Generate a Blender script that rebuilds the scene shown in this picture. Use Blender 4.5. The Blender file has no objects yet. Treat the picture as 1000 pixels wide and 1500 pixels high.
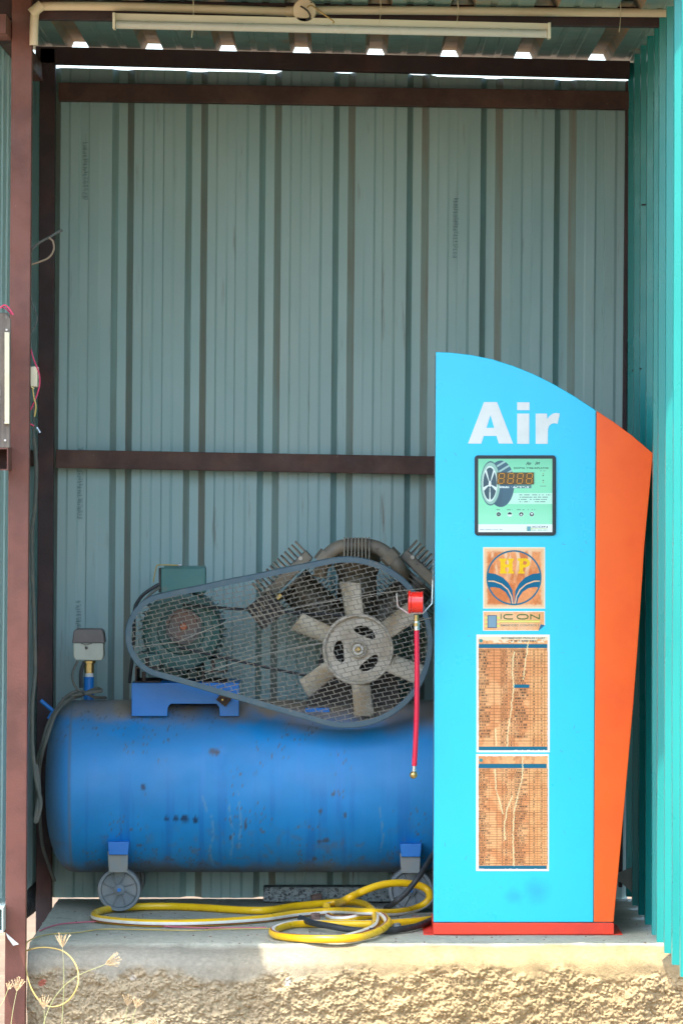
import bpy, math, random
import numpy as np
from mathutils import Vector, Matrix, noise
R = math.radians
random.seed(7)
rng = np.random.default_rng(5)
scn = bpy.context.scene
COL = scn.collection

# ------------------------------------------------------------------ camera, sky, sun, exposure
F = 7155.0          # focal length in pixels of the 1000 x 1500 photograph
CAMD, CAMZ, HOR = 13.5, 1.283, 690.0
cam_d = bpy.data.cameras.new('camera')
cam = bpy.data.objects.new('camera', cam_d); COL.objects.link(cam)
cam.location = (0, -CAMD, CAMZ); cam.rotation_euler = (R(90), 0, 0)
cam_d.sensor_fit = 'VERTICAL'; cam_d.sensor_height = 36; cam_d.sensor_width = 24
cam_d.lens = F / 1500 * 36
cam_d.shift_y = -(750 - HOR) / 1500
cam_d.clip_start = 0.1; cam_d.clip_end = 1500
cam_d.dof.use_dof = True; cam_d.dof.focus_distance = 13.55; cam_d.dof.aperture_fstop = 9.0
scn.camera = cam

SUN_TO = Vector((-0.30, -0.32, 1.0)).normalized()
world = bpy.data.worlds.new('World'); scn.world = world; world.use_nodes = True
nt = world.node_tree; nt.nodes.clear()
sky = nt.nodes.new('ShaderNodeTexSky'); sky.sky_type = 'NISHITA'; sky.sun_disc = False
sky.sun_elevation = math.asin(SUN_TO.z)
sky.sun_rotation = math.atan2(SUN_TO.x, SUN_TO.y)
sky.air_density = 1.0; sky.dust_density = 2.5; sky.ozone_density = 1.0
bg = nt.nodes.new('ShaderNodeBackground'); bg.inputs[1].default_value = 0.15
wo = nt.nodes.new('ShaderNodeOutputWorld')
nt.links.new(sky.outputs[0], bg.inputs[0]); nt.links.new(bg.outputs[0], wo.inputs[0])
sd = bpy.data.lights.new('sun', 'SUN'); sun = bpy.data.objects.new('sun', sd); COL.objects.link(sun)
sd.energy = 2.0; sd.angle = R(0.53); sd.color = (1.0, 0.93, 0.82)
sun.rotation_euler = SUN_TO.to_track_quat('Z', 'Y').to_euler(); sun.location = (-3, -4, 8)
scn.view_settings.view_transform = 'Standard'; scn.view_settings.look = 'None'
scn.view_settings.gamma = 1; scn.view_settings.use_curve_mapping = False
scn.view_settings.exposure = 2.36

# ------------------------------------------------------------------ helpers
def P(px, py, D):
    """world point seen at photograph pixel px, py at D metres from the camera plane"""
    return Vector(((px - 500) * D / F, D - CAMD, CAMZ - (py - HOR) * D / F))
def FL(px, py, dz=0.0):
    """point on the slab top (z = dz)"""
    D = (CAMZ - dz) * F / (py - HOR)
    return Vector(((px - 500) * D / F, D - CAMD, dz))

class MB:
    def __init__(s): s.v = []; s.f = []; s.m = []
    def add(s, vs, fs, m=0):
        o = len(s.v); s.v += [tuple(v) for v in vs]
        s.f += [tuple(i + o for i in f) for f in fs]; s.m += [m] * len(fs)
    def box(s, c, d, M=None, m=0):
        hx, hy, hz = d[0] / 2, d[1] / 2, d[2] / 2
        vs = [Vector((x, y, z)) for x in (-hx, hx) for y in (-hy, hy) for z in (-hz, hz)]
        if M: vs = [M @ v for v in vs]
        c = Vector(c)
        s.add([v + c for v in vs], [(0,1,3,2),(4,6,7,5),(0,4,5,1),(2,3,7,6),(0,2,6,4),(1,5,7,3)], m)
    def box2(s, a, b, m=0):
        a = Vector(a); b = Vector(b)
        s.box((a + b) / 2, [abs(b[i] - a[i]) for i in range(3)], None, m)
    def prism(s, poly, y0, y1, m=0):
        """poly: list of (x,z) counter-clockwise seen from -y; extruded from y0 (near) to y1"""
        n = len(poly)
        vs = [(x, y0, z) for x, z in poly] + [(x, y1, z) for x, z in poly]
        fs = [tuple(range(n)), tuple(range(2*n-1, n-1, -1))]
        fs += [(i, i + n, (i+1) % n + n, (i+1) % n) for i in range(n)]
        s.add(vs, fs, m)
    def tube(s, pts, r, n=10, caps=True, mf=None, up=(0,0,1), twist=0.0):
        pts = [Vector(p) for p in pts]; k = len(pts)
        rs = r if isinstance(r, (list, tuple)) else [r] * k
        T = []
        for i in range(k):
            t = pts[min(i+1, k-1)] - pts[max(i-1, 0)]
            T.append(t.normalized() if t.length > 1e-9 else Vector((0,0,1)))
        u = Vector(up)
        if abs(T[0].dot(u)) > 0.95: u = Vector((1,0,0))
        u = (u - T[0] * u.dot(T[0])).normalized()
        vs = []
        for i in range(k):
            u = (u - T[i] * u.dot(T[i]))
            u = u.normalized() if u.length > 1e-6 else T[i].orthogonal().normalized()
            w = T[i].cross(u)
            tw = twist * i / max(1, k-1)
            for j in range(n):
                a = 2 * math.pi * j / n + tw
                vs.append(pts[i] + (u * math.cos(a) + w * math.sin(a)) * rs[i])
        o = len(s.v); s.v += [tuple(v) for v in vs]
        for i in range(k-1):
            for j in range(n):
                s.f.append((o+i*n+j, o+(i+1)*n+j, o+(i+1)*n+(j+1)%n, o+i*n+(j+1)%n)); s.m.append(mf(j, n) if mf else 0)
        if caps:
            s.f.append(tuple(o + j for j in range(n))); s.m.append(0)
            s.f.append(tuple(o + (k-1)*n + n-1-j for j in range(n))); s.m.append(0)
    def lathe(s, prof, M, n=48, m=0, caps=True):
        """prof: (radius, height along local z)"""
        k = len(prof); vs = []
        for (r, h) in prof:
            for j in range(n):
                a = 2*math.pi*j/n
                vs.append(M @ Vector((r*math.cos(a), r*math.sin(a), h)))
        fs = [(i*n+j, i*n+(j+1)%n, (i+1)*n+(j+1)%n, (i+1)*n+j) for i in range(k-1) for j in range(n)]
        if caps: fs.append(tuple(n-1-j for j in range(n))); fs.append(tuple((k-1)*n+j for j in range(n)))
        s.add(vs, fs, m)
    def build(s, name, mats, parent=None, smooth=False, bevel=0, loc=None):
        me = bpy.data.meshes.new(name)
        me.from_pydata(s.v, [], s.f); me.validate(verbose=False)
        mats = mats if isinstance(mats, (list, tuple)) else [mats]
        for mm in mats: me.materials.append(mm)
        if len(mats) > 1 and len(me.polygons) == len(s.m):
            me.polygons.foreach_set('material_index', s.m)
        if smooth:
            me.shade_smooth(); me.set_sharp_from_angle(angle=R(smooth if smooth is not True else 38))
        me.update()
        o = bpy.data.objects.new(name, me); COL.objects.link(o)
        if parent is not None:
            o.parent = parent; o.matrix_parent_inverse = Matrix.Identity(4)
            pl = world_loc(parent); me.transform(Matrix.Translation(-pl))
        elif loc is not None:
            me.transform(Matrix.Translation(-Vector(loc))); o.location = loc
        if bevel:
            b = o.modifiers.new('bevel', 'BEVEL'); b.width = bevel; b.segments = 2; b.limit_method = 'ANGLE'; b.angle_limit = R(40)
        return o
def world_loc(o):
    p = Vector(o.location)
    while o.parent: o = o.parent; p += Vector(o.location)
    return p
def thing(name, label, cat, loc=(0,0,0), group=None):
    o = bpy.data.objects.new(name, None); COL.objects.link(o); o.location = loc
    o.empty_display_size = 0.1
    o['label'] = label; o['category'] = cat
    if group: o['group'] = group
    return o
def tag(o, label=None, cat=None, group=None, kind=None):
    if label: o['label'] = label
    if cat: o['category'] = cat
    if group: o['group'] = group
    if kind: o['kind'] = kind
    return o
def smoothpath(pts, sub=8):
    pts = [Vector(p) for p in pts]; out = []
    n = len(pts)
    for i in range(n-1):
        p0 = pts[max(i-1,0)]; p1 = pts[i]; p2 = pts[i+1]; p3 = pts[min(i+2,n-1)]
        for k in range(sub):
            t = k / sub
            out.append(0.5*((2*p1)+(-p0+p2)*t+(2*p0-5*p1+4*p2-p3)*t*t+(-p0+3*p1-3*p2+p3)*t**3))
    out.append(pts[-1]); return out

# ------------------------------------------------------------------ materials
def srgb(r, g, b, k=1.0):
    f = lambda c: (c/12.92 if c <= 0.04045 else ((c+0.055)/1.055)**2.4)
    return tuple(f(c/255)*k for c in (r, g, b))
def mat(name, c1, c2=None, scale=6, lo=0.4, hi=0.65, rough=0.6, metal=0.0, bump=0.0, bscale=60, stretch=(1,1,1),
        c3=None, s3=40, lo3=0.62, hi3=0.7, st3=(1,1,1), coat=0.0, spec=0.5, rvar=0.1, detail=6, trans=0.0):
    m = bpy.data.materials.new(name); m.use_nodes = True
    t = m.node_tree; N = t.nodes; L = t.links; b = N['Principled BSDF']
    b.inputs['Roughness'].default_value = rough; b.inputs['Metallic'].default_value = metal
    b.inputs['Specular IOR Level'].default_value = spec
    if coat: b.inputs['Coat Weight'].default_value = coat; b.inputs['Coat Roughness'].default_value = 0.12
    tc = N.new('ShaderNodeTexCoord')
    def nz(sc, st, det=detail):
        mp = N.new('ShaderNodeMapping'); mp.inputs['Scale'].default_value = st
        L.new(tc.outputs['Object'], mp.inputs[0])
        n = N.new('ShaderNodeTexNoise'); n.inputs['Scale'].default_value = sc; n.inputs['Detail'].default_value = det
        n.inputs['Roughness'].default_value = 0.62
        L.new(mp.outputs[0], n.inputs[0]); return n
    def ramp(src, lo, hi):
        r = N.new('ShaderNodeMapRange'); r.interpolation_type = 'SMOOTHSTEP'
        r.inputs[1].default_value = lo; r.inputs[2].default_value = hi
        L.new(src, r.inputs[0]); return r.outputs[0]
    cur = None
    if c2 is not None:
        n = nz(scale, stretch)
        mx = N.new('ShaderNodeMix'); mx.data_type = 'RGBA'
        mx.inputs[6].default_value = (*c1, 1); mx.inputs[7].default_value = (*c2, 1)
        L.new(ramp(n.outputs[0], lo, hi), mx.inputs[0]); cur = mx.outputs[2]
    if c3 is not None:
        n = nz(s3, st3)
        mx = N.new('ShaderNodeMix'); mx.data_type = 'RGBA'
        if cur: L.new(cur, mx.inputs[6])
        else: mx.inputs[6].default_value = (*c1, 1)
        mx.inputs[7].default_value = (*c3, 1)
        L.new(ramp(n.outputs[0], lo3, hi3), mx.inputs[0]); cur = mx.outputs[2]
    if cur: L.new(cur, b.inputs['Base Color'])
    else: b.inputs['Base Color'].default_value = (*c1, 1)
    if rvar:
        n = nz(scale*2.3, (1,1,1)); r = N.new('ShaderNodeMapRange')
        r.inputs[1].default_value = 0.3; r.inputs[2].default_value = 0.7
        r.inputs[3].default_value = max(0.02, rough-rvar); r.inputs[4].default_value = min(1, rough+rvar)
        L.new(n.outputs[0], r.inputs[0]); L.new(r.outputs[0], b.inputs['Roughness'])
    if bump:
        n = nz(bscale, (1,1,1), 8); bp = N.new('ShaderNodeBump'); bp.inputs['Strength'].default_value = bump
        bp.inputs['Distance'].default_value = 0.004
        L.new(n.outputs[0], bp.inputs['Height']); L.new(bp.outputs[0], b.inputs['Normal'])
    m['b'] = 1
    return m
def spot(m, c, r, col):
    t = m.node_tree; N = t.nodes; L = t.links; b = N['Principled BSDF']; src = b.inputs['Base Color'].links[0].from_socket
    g_ = N.new('ShaderNodeNewGeometry'); d = N.new('ShaderNodeVectorMath'); d.operation = 'DISTANCE'; d.inputs[1].default_value = c
    L.new(g_.outputs['Position'], d.inputs[0]); n = N.new('ShaderNodeTexNoise'); n.inputs['Scale'].default_value = 30; L.new(g_.outputs['Position'], n.inputs[0])
    a = N.new('ShaderNodeMath'); a.operation = 'MULTIPLY_ADD'; L.new(n.outputs[0], a.inputs[0]); a.inputs[1].default_value = .03; L.new(d.outputs['Value'], a.inputs[2])
    mr = N.new('ShaderNodeMapRange'); mr.interpolation_type = 'SMOOTHSTEP'; mr.inputs[1].default_value = r+.02; mr.inputs[2].default_value = .015; mr.inputs[3].default_value = 0; mr.inputs[4].default_value = .6
    L.new(a.outputs[0], mr.inputs[0]); mx = N.new('ShaderNodeMix'); mx.data_type = 'RGBA'
    L.new(mr.outputs[0], mx.inputs[0]); L.new(src, mx.inputs[6]); mx.inputs[7].default_value = (*col, 1); L.new(mx.outputs[2], b.inputs['Base Color'])
def attr_mat(name, rough=0.45, spec=0.5, bump=0.0):
    m = bpy.data.materials.new(name); m.use_nodes = True; t = m.node_tree
    a = t.nodes.new('ShaderNodeAttribute'); a.attribute_name = 'print'
    b = t.nodes['Principled BSDF']; b.inputs['Roughness'].default_value = rough; b.inputs['Specular IOR Level'].default_value = spec
    t.links.new(a.outputs['Color'], b.inputs['Base Color']); return m

wall_m = mat('wall_sheet_paint', (.32,.50,.49), (.37,.52,.475), 2.2, .35, .7, .42, 0, .05, 30, (1,1,.25),
             c3=(.16,.13,.09), s3=9, lo3=.60, hi3=.80, st3=(5,5,.35), rvar=.08)
wall_dust_shade = mat('wall_rib_dust_shade', (.33,.45,.41), (.33,.33,.27), 3, .36, .62, .6, 0, .05, 40, (4,4,.5))  # brown dust tint plus shade of the recessed right flanks, put into the colour
wall_dirt_shade = mat('wall_rib_grime_shade', (.33,.52,.51), (.31,.40,.35), 3, .40, .66, .6, 0, .05, 40, (4,4,.5))  # grime tint with the shade of the left flanks mixed into the colour
roof_m = mat('roof_sheet', (.16,.30,.28), (.20,.32,.28), 3, .4, .6, .4, 0, .04, 30, c3=(.30,.21,.12), s3=4, lo3=.56, hi3=.70, st3=(1.5,.6,1))
rib_m = mat('roof_rib_dust', (.20,.21,.17), (.36,.25,.14), 5, .35, .6, .6)
teal_m = mat('teal_sheet_paint', (.004,.23,.215), (.008,.27,.25), 2.5, .4, .65, .33, 0, .03, 25, (1,1,.3), c3=(.06,.18,.16), s3=12, lo3=.70, hi3=.78, st3=(3,3,.4))
palet_m = mat('left_sheet_paint', (.46,.60,.56), (.40,.54,.50), 2.5, .4, .65, .4, stretch=(1,1,.3))
post_m = mat('front_post_oxide_lit', (.175,.062,.040), (.115,.040,.026), 7, .38, .66, .55, 0, .25, 160,
             c3=(.34,.24,.20), s3=70, lo3=.66, hi3=.74, detail=8)  # lit copy of the oxide brown, light put into the paler colour
beam_m = mat('beam_oxide_shaded', (.036,.017,.017), (.075,.025,.018), 5, .45, .7, .6, 0, .3, 120, (1,1,1), c3=(.16,.12,.10), s3=90, lo3=.70, hi3=.76)  # shaded copy of the oxide brown, shade put into the darker colour
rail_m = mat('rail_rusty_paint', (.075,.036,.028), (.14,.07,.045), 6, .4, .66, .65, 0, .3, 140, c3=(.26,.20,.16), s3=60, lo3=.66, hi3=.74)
cyan_m = mat('cabinet_blue_paint', (.008,.57,.87), (.010,.60,.89), 1.6, .35, .7, .30, 0, .02, 40, coat=.25, rvar=.05,
             c3=(.10,.42,.62), s3=60, lo3=.74, hi3=.80)
orange_m = mat('cabinet_orange_paint', (.96,.125,.006), (.90,.10,.006), 4, .4, .7, .33, 0, .03, 50, coat=.2, c3=(.5,.16,.08), s3=90, lo3=.72, hi3=.78, rvar=.06)
red_m = mat('cabinet_red_base', (.86,.055,.018), (.72,.05,.025), 9, .4, .7, .4, c3=(.45,.20,.14), s3=60, lo3=.68, hi3=.76)
side_m = mat('cabinet_side_edge', (.25,.29,.30), (.16,.16,.15), 9, .4, .7, .5)
white_m = mat('letter_white', (.74,.78,.76), (.66,.72,.70), 12, .4, .7, .5, rvar=.05)
black_m = mat('black_plastic', (.012,.020,.028), None, rough=.35)
rubber_m = mat('black_rubber', (.022,.026,.028), (.045,.05,.05), 25, .4, .7, .6, 0, .1, 200)
greycable_m = mat('dusty_grey_cable', (.10,.11,.095), (.15,.14,.11), 20, .4, .7, .7)
cream_m = mat('cream_pvc', (.72,.63,.44), (.56,.45,.26), 9, .45, .75, .45, c3=(.30,.20,.10), s3=30, lo3=.68, hi3=.78, stretch=(.3,1,1))
batten_m = mat('tube_batten_cream', (.76,.73,.54), (.66,.61,.44), 6, .4, .7, .45, stretch=(.3,1,1))
tube_m = mat('tube_glass_grey', (.56,.58,.50), (.48,.49,.41), 6, .4, .7, .3, stretch=(.3,1,1))
tank_lower = None
blue_m = mat('blue_machine_paint', (.005,.165,.52), (.006,.185,.56), 5, .4, .7, .42, 0, .04, 60, c3=(.12,.15,.17), s3=26, lo3=.64, hi3=.76)
guard_m = mat('guard_blue_grey_paint', (.055,.115,.15), (.085,.135,.15), 14, .4, .7, .5, 0, .1, 120, c3=(.25,.22,.17), s3=40, lo3=.62, hi3=.74)
mesh_m = mat('mesh_wire', (.30,.30,.26), (.38,.35,.28), 14, .4, .6, .55, .25)
cast_m = mat('dusty_cast_metal', (.56,.52,.42), (.40,.35,.25), 16, .4, .68, .62, .0, .25, 130, c3=(.13,.09,.06), s3=45, lo3=.62, hi3=.74)
cast2_m = mat('dusty_blade_metal', (.56,.52,.40), (.38,.29,.17), 13, .38, .68, .65, .0, .2, 130)
fin_m = mat('oily_finned_metal', (.17,.16,.125), (.23,.19,.125), 18, .4, .66, .5, .3, .2, 120, c3=(.04,.035,.03), s3=30, lo3=.58, hi3=.7)
dark_m = mat('dark_cast_iron', (.022,.02,.018), (.05,.042,.034), 14, .4, .7, .6)
green_m = mat('motor_green_paint', (.05,.13,.115), (.08,.16,.14), 12, .4, .66, .5, 0, .15, 90, c3=(.15,.14,.10), s3=30, lo3=.60, hi3=.74)
green2_m = mat('terminal_green_paint', (.035,.165,.15), (.05,.18,.16), 8, .4, .7, .45, c3=(.11,.14,.12), s3=24, lo3=.60, hi3=.75)
brass_m = mat('brass', (.50,.36,.13), (.38,.28,.12), 40, .4, .7, .35, .8)
steel_m = mat('bright_steel_wire', (.62,.62,.60), (.5,.5,.5), 60, .4, .7, .3, .85)
rustplate_m = mat('rusty_dark_bracket', (.04,.028,.022), (.09,.05,.03), 40, .4, .7, .7)
redplastic_m = mat('red_plastic_cap', (.80,.02,.012), (.7,.03,.02), 12, .4, .7, .25, coat=.3)
redhose_m = mat('red_rubber_hose', (.62,.008,.045), (.55,.012,.05), 12, .4, .7, .35)
yellow_m = mat('yellow_hose', (.90,.56,.008), (.84,.48,.01), 16, .4, .7, .33, c3=(.42,.30,.12), s3=40, lo3=.66, hi3=.76)
ywhite_m = mat('hose_white_stripe', (.85,.83,.74), (.75,.70,.60), 30, .4, .7, .4)
yred_m = mat('hose_red_line', (.30,.06,.02), None, rough=.5)
wheel_m = mat('grey_cast_wheel', (.16,.19,.20), (.23,.24,.225), 20, .4, .7, .55, .2, .15, 120, c3=(.26,.23,.18), s3=50, lo3=.64, hi3=.74)
bracket_m = mat('dusty_bracket_paint', (.21,.24,.235), (.25,.24,.20), 14, .4, .7, .6)
switch_m = mat('switch_pale_plastic', (.50,.54,.44), (.44,.47,.38), 14, .4, .7, .45)
switchcap_m = mat('switch_grey_cap', (.15,.135,.125), (.18,.16,.14), 14, .4, .7, .5)
tape_m = mat('ptfe_tape', (.7,.72,.7), None, rough=.6)
wood_m = mat('weathered_board', (.20,.17,.13), (.10,.085,.07), 6, .35, .65, .8, 0, .3, 60, (6,6,.6), c3=(.36,.33,.28), s3=30, lo3=.6, hi3=.7, st3=(3,3,.5))
ivory_m = mat('ivory_plastic', (.66,.62,.42), (.6,.55,.36), 8, .4, .7, .5)
pink_m = mat('pink_wire', (.62,.05,.12), (.5,.06,.12), 20, .4, .7, .5)
ywire_m = mat('yellow_wire', (.50,.37,.10), (.42,.34,.13), 20, .4, .7, .5)
gran_m = mat('speckled_granite', (.22,.26,.25), (.34,.38,.36), 90, .42, .58, .7, 0, .4, 120, c3=(.05,.055,.055), s3=140, lo3=.52, hi3=.60)
rubble_m = mat('broken_stone', (.24,.15,.11), (.17,.11,.09), 30, .4, .7, .9, 0, .5, 90)
ply_m = mat('grey_board', (.20,.205,.17), (.25,.24,.19), 6, .4, .7, .85, 0, .2, 60)
stem_m = mat('dry_green_stem', (.36,.40,.16), (.48,.44,.24), 20, .4, .7, .6)
seed_m = mat('straw_seed', (.60,.45,.25), (.70,.56,.36), 40, .4, .7, .8)
sand_m = mat('sandy_soil', (.17,.115,.066), (.13,.088,.05), 2.2, .4, .65, .95, 0, .6, 14, c3=(.25,.19,.12), s3=18, lo3=.55, hi3=.68, rvar=.02)

def concrete_mat():
    m = bpy.data.materials.new('rough_cement_plinth'); m.use_nodes = True
    t = m.node_tree; N = t.nodes; L = t.links; b = N['Principled BSDF']; b.inputs['Roughness'].default_value = .93
    b.inputs['Specular IOR Level'].default_value = .25
    a = N.new('ShaderNodeAttribute'); a.attribute_name = 'print'
    tc = N.new('ShaderNodeTexCoord')
    def nz(sc, det=8, r=.65):
        n = N.new('ShaderNodeTexNoise'); n.inputs['Scale'].default_value = sc; n.inputs['Detail'].default_value = det; n.inputs['Roughness'].default_value = r
        L.new(tc.outputs['Object'], n.inputs[0]); return n
    n1 = nz(70); r1 = N.new('ShaderNodeMapRange'); r1.inputs[1].default_value = .3; r1.inputs[2].default_value = .7; r1.inputs[3].default_value = .80; r1.inputs[4].default_value = 1.16
    L.new(n1.outputs[0], r1.inputs[0])
    mx = N.new('ShaderNodeVectorMath'); mx.operation = 'SCALE'; L.new(a.outputs['Color'], mx.inputs[0]); L.new(r1.outputs[0], mx.inputs['Scale'])
    L.new(mx.outputs[0], b.inputs['Base Color'])
    n2 = nz(220, 6, .7); bp = N.new('ShaderNodeBump'); bp.inputs['Strength'].default_value = .8; bp.inputs['Distance'].default_value = .004
    L.new(n2.outputs[0], bp.inputs['Height']); L.new(bp.outputs[0], b.inputs['Normal'])
    return m
conc_m = concrete_mat()

def tank_mat():
    m = bpy.data.materials.new('tank_blue_paint'); m.use_nodes = True
    t = m.node_tree; N = t.nodes; L = t.links; b = N['Principled BSDF']
    a = N.new('ShaderNodeAttribute'); a.attribute_name = 'print'
    tc = N.new('ShaderNodeTexCoord')
    L.new(a.outputs['Color'], b.inputs['Base Color'])
    n1 = N.new('ShaderNodeTexNoise'); n1.inputs['Scale'].default_value = 9; n1.inputs['Detail'].default_value = 7
    L.new(tc.outputs['Object'], n1.inputs[0])
    r1 = N.new('ShaderNodeMapRange'); r1.inputs[1].default_value = .3; r1.inputs[2].default_value = .7; r1.inputs[3].default_value = .36; r1.inputs[4].default_value = .58
    L.new(n1.outputs[0], r1.inputs[0]); L.new(r1.outputs[0], b.inputs['Roughness'])
    n2 = N.new('ShaderNodeTexNoise'); n2.inputs['Scale'].default_value = 3.5; n2.inputs['Detail'].default_value = 3
    L.new(tc.outputs['Object'], n2.inputs[0])
    bp = N.new('ShaderNodeBump'); bp.inputs['Strength'].default_value = .12; bp.inputs['Distance'].default_value = .01
    L.new(n2.outputs[0], bp.inputs['Height']); L.new(bp.outputs[0], b.inputs['Normal'])
    return m
tank_m = tank_mat()

# numpy value noise
def vnoise(x, y, seed=0):
    xi = np.floor(x).astype(np.int64); yi = np.floor(y).astype(np.int64); xf = x - xi; yf = y - yi
    def h(a, b):
        n = (a * 374761393 + b * 668265263 + seed * 974711) & 0xFFFFFFFF
        n = ((n ^ (n >> 13)) * 1274126177) & 0xFFFFFFFF
        return ((n ^ (n >> 16)) & 0xFFFF) / 65535.0
    u = xf*xf*(3-2*xf); v = yf*yf*(3-2*yf)
    return (h(xi,yi)*(1-u)+h(xi+1,yi)*u)*(1-v) + (h(xi,yi+1)*(1-u)+h(xi+1,yi+1)*u)*v
def fbm(x, y, o=4, seed=0):
    s = 0; a = .5; t = 0
    for i in range(o): s = s + a*vnoise(x, y, seed+i*17); t += a; a *= .55; x = x*2.03; y = y*2.03
    return s / t
def sstep(lo, hi, x): t = np.clip((x-lo)/(hi-lo), 0, 1); return t*t*(3-2*t)
def mixc(img, col, mask):
    m = np.clip(mask, 0, 1)[..., None]; return img*(1-m) + np.array(col, float)*m
def inpoly(X, Y, poly):
    c = np.zeros(X.shape, bool); n = len(poly)
    for i in range(n):
        x1, y1 = poly[i]; x2, y2 = poly[(i+1) % n]
        if y1 == y2: continue
        k = ((y1 > Y) != (y2 > Y)) & (X < (x2-x1)*(Y-y1)/(y2-y1)+x1); c ^= k
    return c
def segd(X, Y, pts):
    d = np.full(X.shape, 1e9)
    for (x1, y1), (x2, y2) in zip(pts[:-1], pts[1:]):
        dx, dy = x2-x1, y2-y1; t = np.clip(((X-x1)*dx+(Y-y1)*dy)/(dx*dx+dy*dy+1e-9), 0, 1)
        d = np.minimum(d, np.hypot(X-x1-t*dx, Y-y1-t*dy))
    return d
def lin(img):
    c = img / 255.0
    return np.where(c <= .04045, c/12.92, ((c+.055)/1.055)**2.4)
def set_print(me, cols):
    at = me.color_attributes.new('print', 'FLOAT_COLOR', 'POINT')
    buf = np.ones((len(me.vertices), 4), np.float32); buf[:, :3] = cols
    at.data.foreach_set('color', buf.ravel())
PRINT_K = 0.88
def print_sheet(name, x0, y0, x1, y1, D, fn, parent, res=2.0, clip=None, mat_=None, thick=0.0006):
    """a flat printed sheet between photo pixels, with a flat print painted per vertex"""
    nx = int((x1-x0)*res)+1; ny = int((y1-y0)*res)+1
    X, Y = np.meshgrid(np.linspace(x0, x1, nx), np.linspace(y0, y1, ny))
    img = np.clip(fn(X, Y), 0, 255)
    vx = (X-500)*D/F; vz = CAMZ-(Y-HOR)*D/F; vy = np.full(X.shape, D-CAMD)
    idx = np.arange(nx*ny).reshape(ny, nx)
    q = np.stack([idx[1:,:-1], idx[1:,1:], idx[:-1,1:], idx[:-1,:-1]], -1).reshape(-1, 4)
    if clip is not None:
        cx = (X[1:,:-1]+X[:-1,1:])/2; cy = (Y[1:,:-1]+Y[:-1,1:])/2
        q = q[clip(cx, cy).reshape(-1)]
    me = bpy.data.meshes.new(name)
    me.from_pydata(np.stack([vx, vy, vz], -1).reshape(-1, 3).tolist(), [], q.tolist())
    set_print(me, lin(img).reshape(-1, 3)*PRINT_K)
    me.materials.append(mat_ or sticker_m)
    o = bpy.data.objects.new(name, me); COL.objects.link(o); o.parent = parent
    me.transform(Matrix.Translation(-world_loc(parent)))
    return o
sticker_m = attr_mat('sticker_print', .55, .25)
def text_mesh(name, body, x, y, h, D, parent, m, width=None, rot=0, bold=0.012, shear=0):
    cu = bpy.data.curves.new(name, 'FONT'); cu.body = body; cu.size = 1; cu.resolution_u = 3; cu.offset = bold; cu.shear = shear
    to = bpy.data.objects.new(name, cu); COL.objects.link(to)
    dg = bpy.context.evaluated_depsgraph_get(); dg.update()
    me = bpy.data.meshes.new_from_object(to.evaluated_get(dg))
    bpy.data.objects.remove(to); bpy.data.curves.remove(cu)
    me.name = name
    n = len(me.vertices); co = np.zeros(n*3); me.vertices.foreach_get('co', co); co = co.reshape(-1, 3)
    mn = co.min(0); mx = co.max(0); u = D/F
    sx = (width/(mx[0]-mn[0]) if width else h/(mx[1]-mn[1]))*u; sy = h/(mx[1]-mn[1])*u
    lx = (co[:,0]-mn[0])*sx; ly = (co[:,1]-mn[1])*sy
    p = P(x, y, D); ca, sa = math.cos(rot), math.sin(rot)
    out = np.zeros_like(co); out[:,0] = p.x+lx*ca-ly*sa; out[:,2] = p.z+lx*sa+ly*ca; out[:,1] = p.y
    me.vertices.foreach_set('co', out.ravel()); me.materials.clear(); me.materials.append(m)
    me.transform(Matrix.Translation(-world_loc(parent))); me.update()
    o = bpy.data.objects.new(name, me); COL.objects.link(o); o.parent = parent
    return o

# ------------------------------------------------------------------ setting: ground, plinth
g = MB(); gz = -0.5
g.add([(-400,-400,gz),(400,-400,gz),(400,400,gz),(-400,400,gz)], [(0,1,2,3)])
tag(g.build('ground', sand_m), kind='structure')

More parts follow.
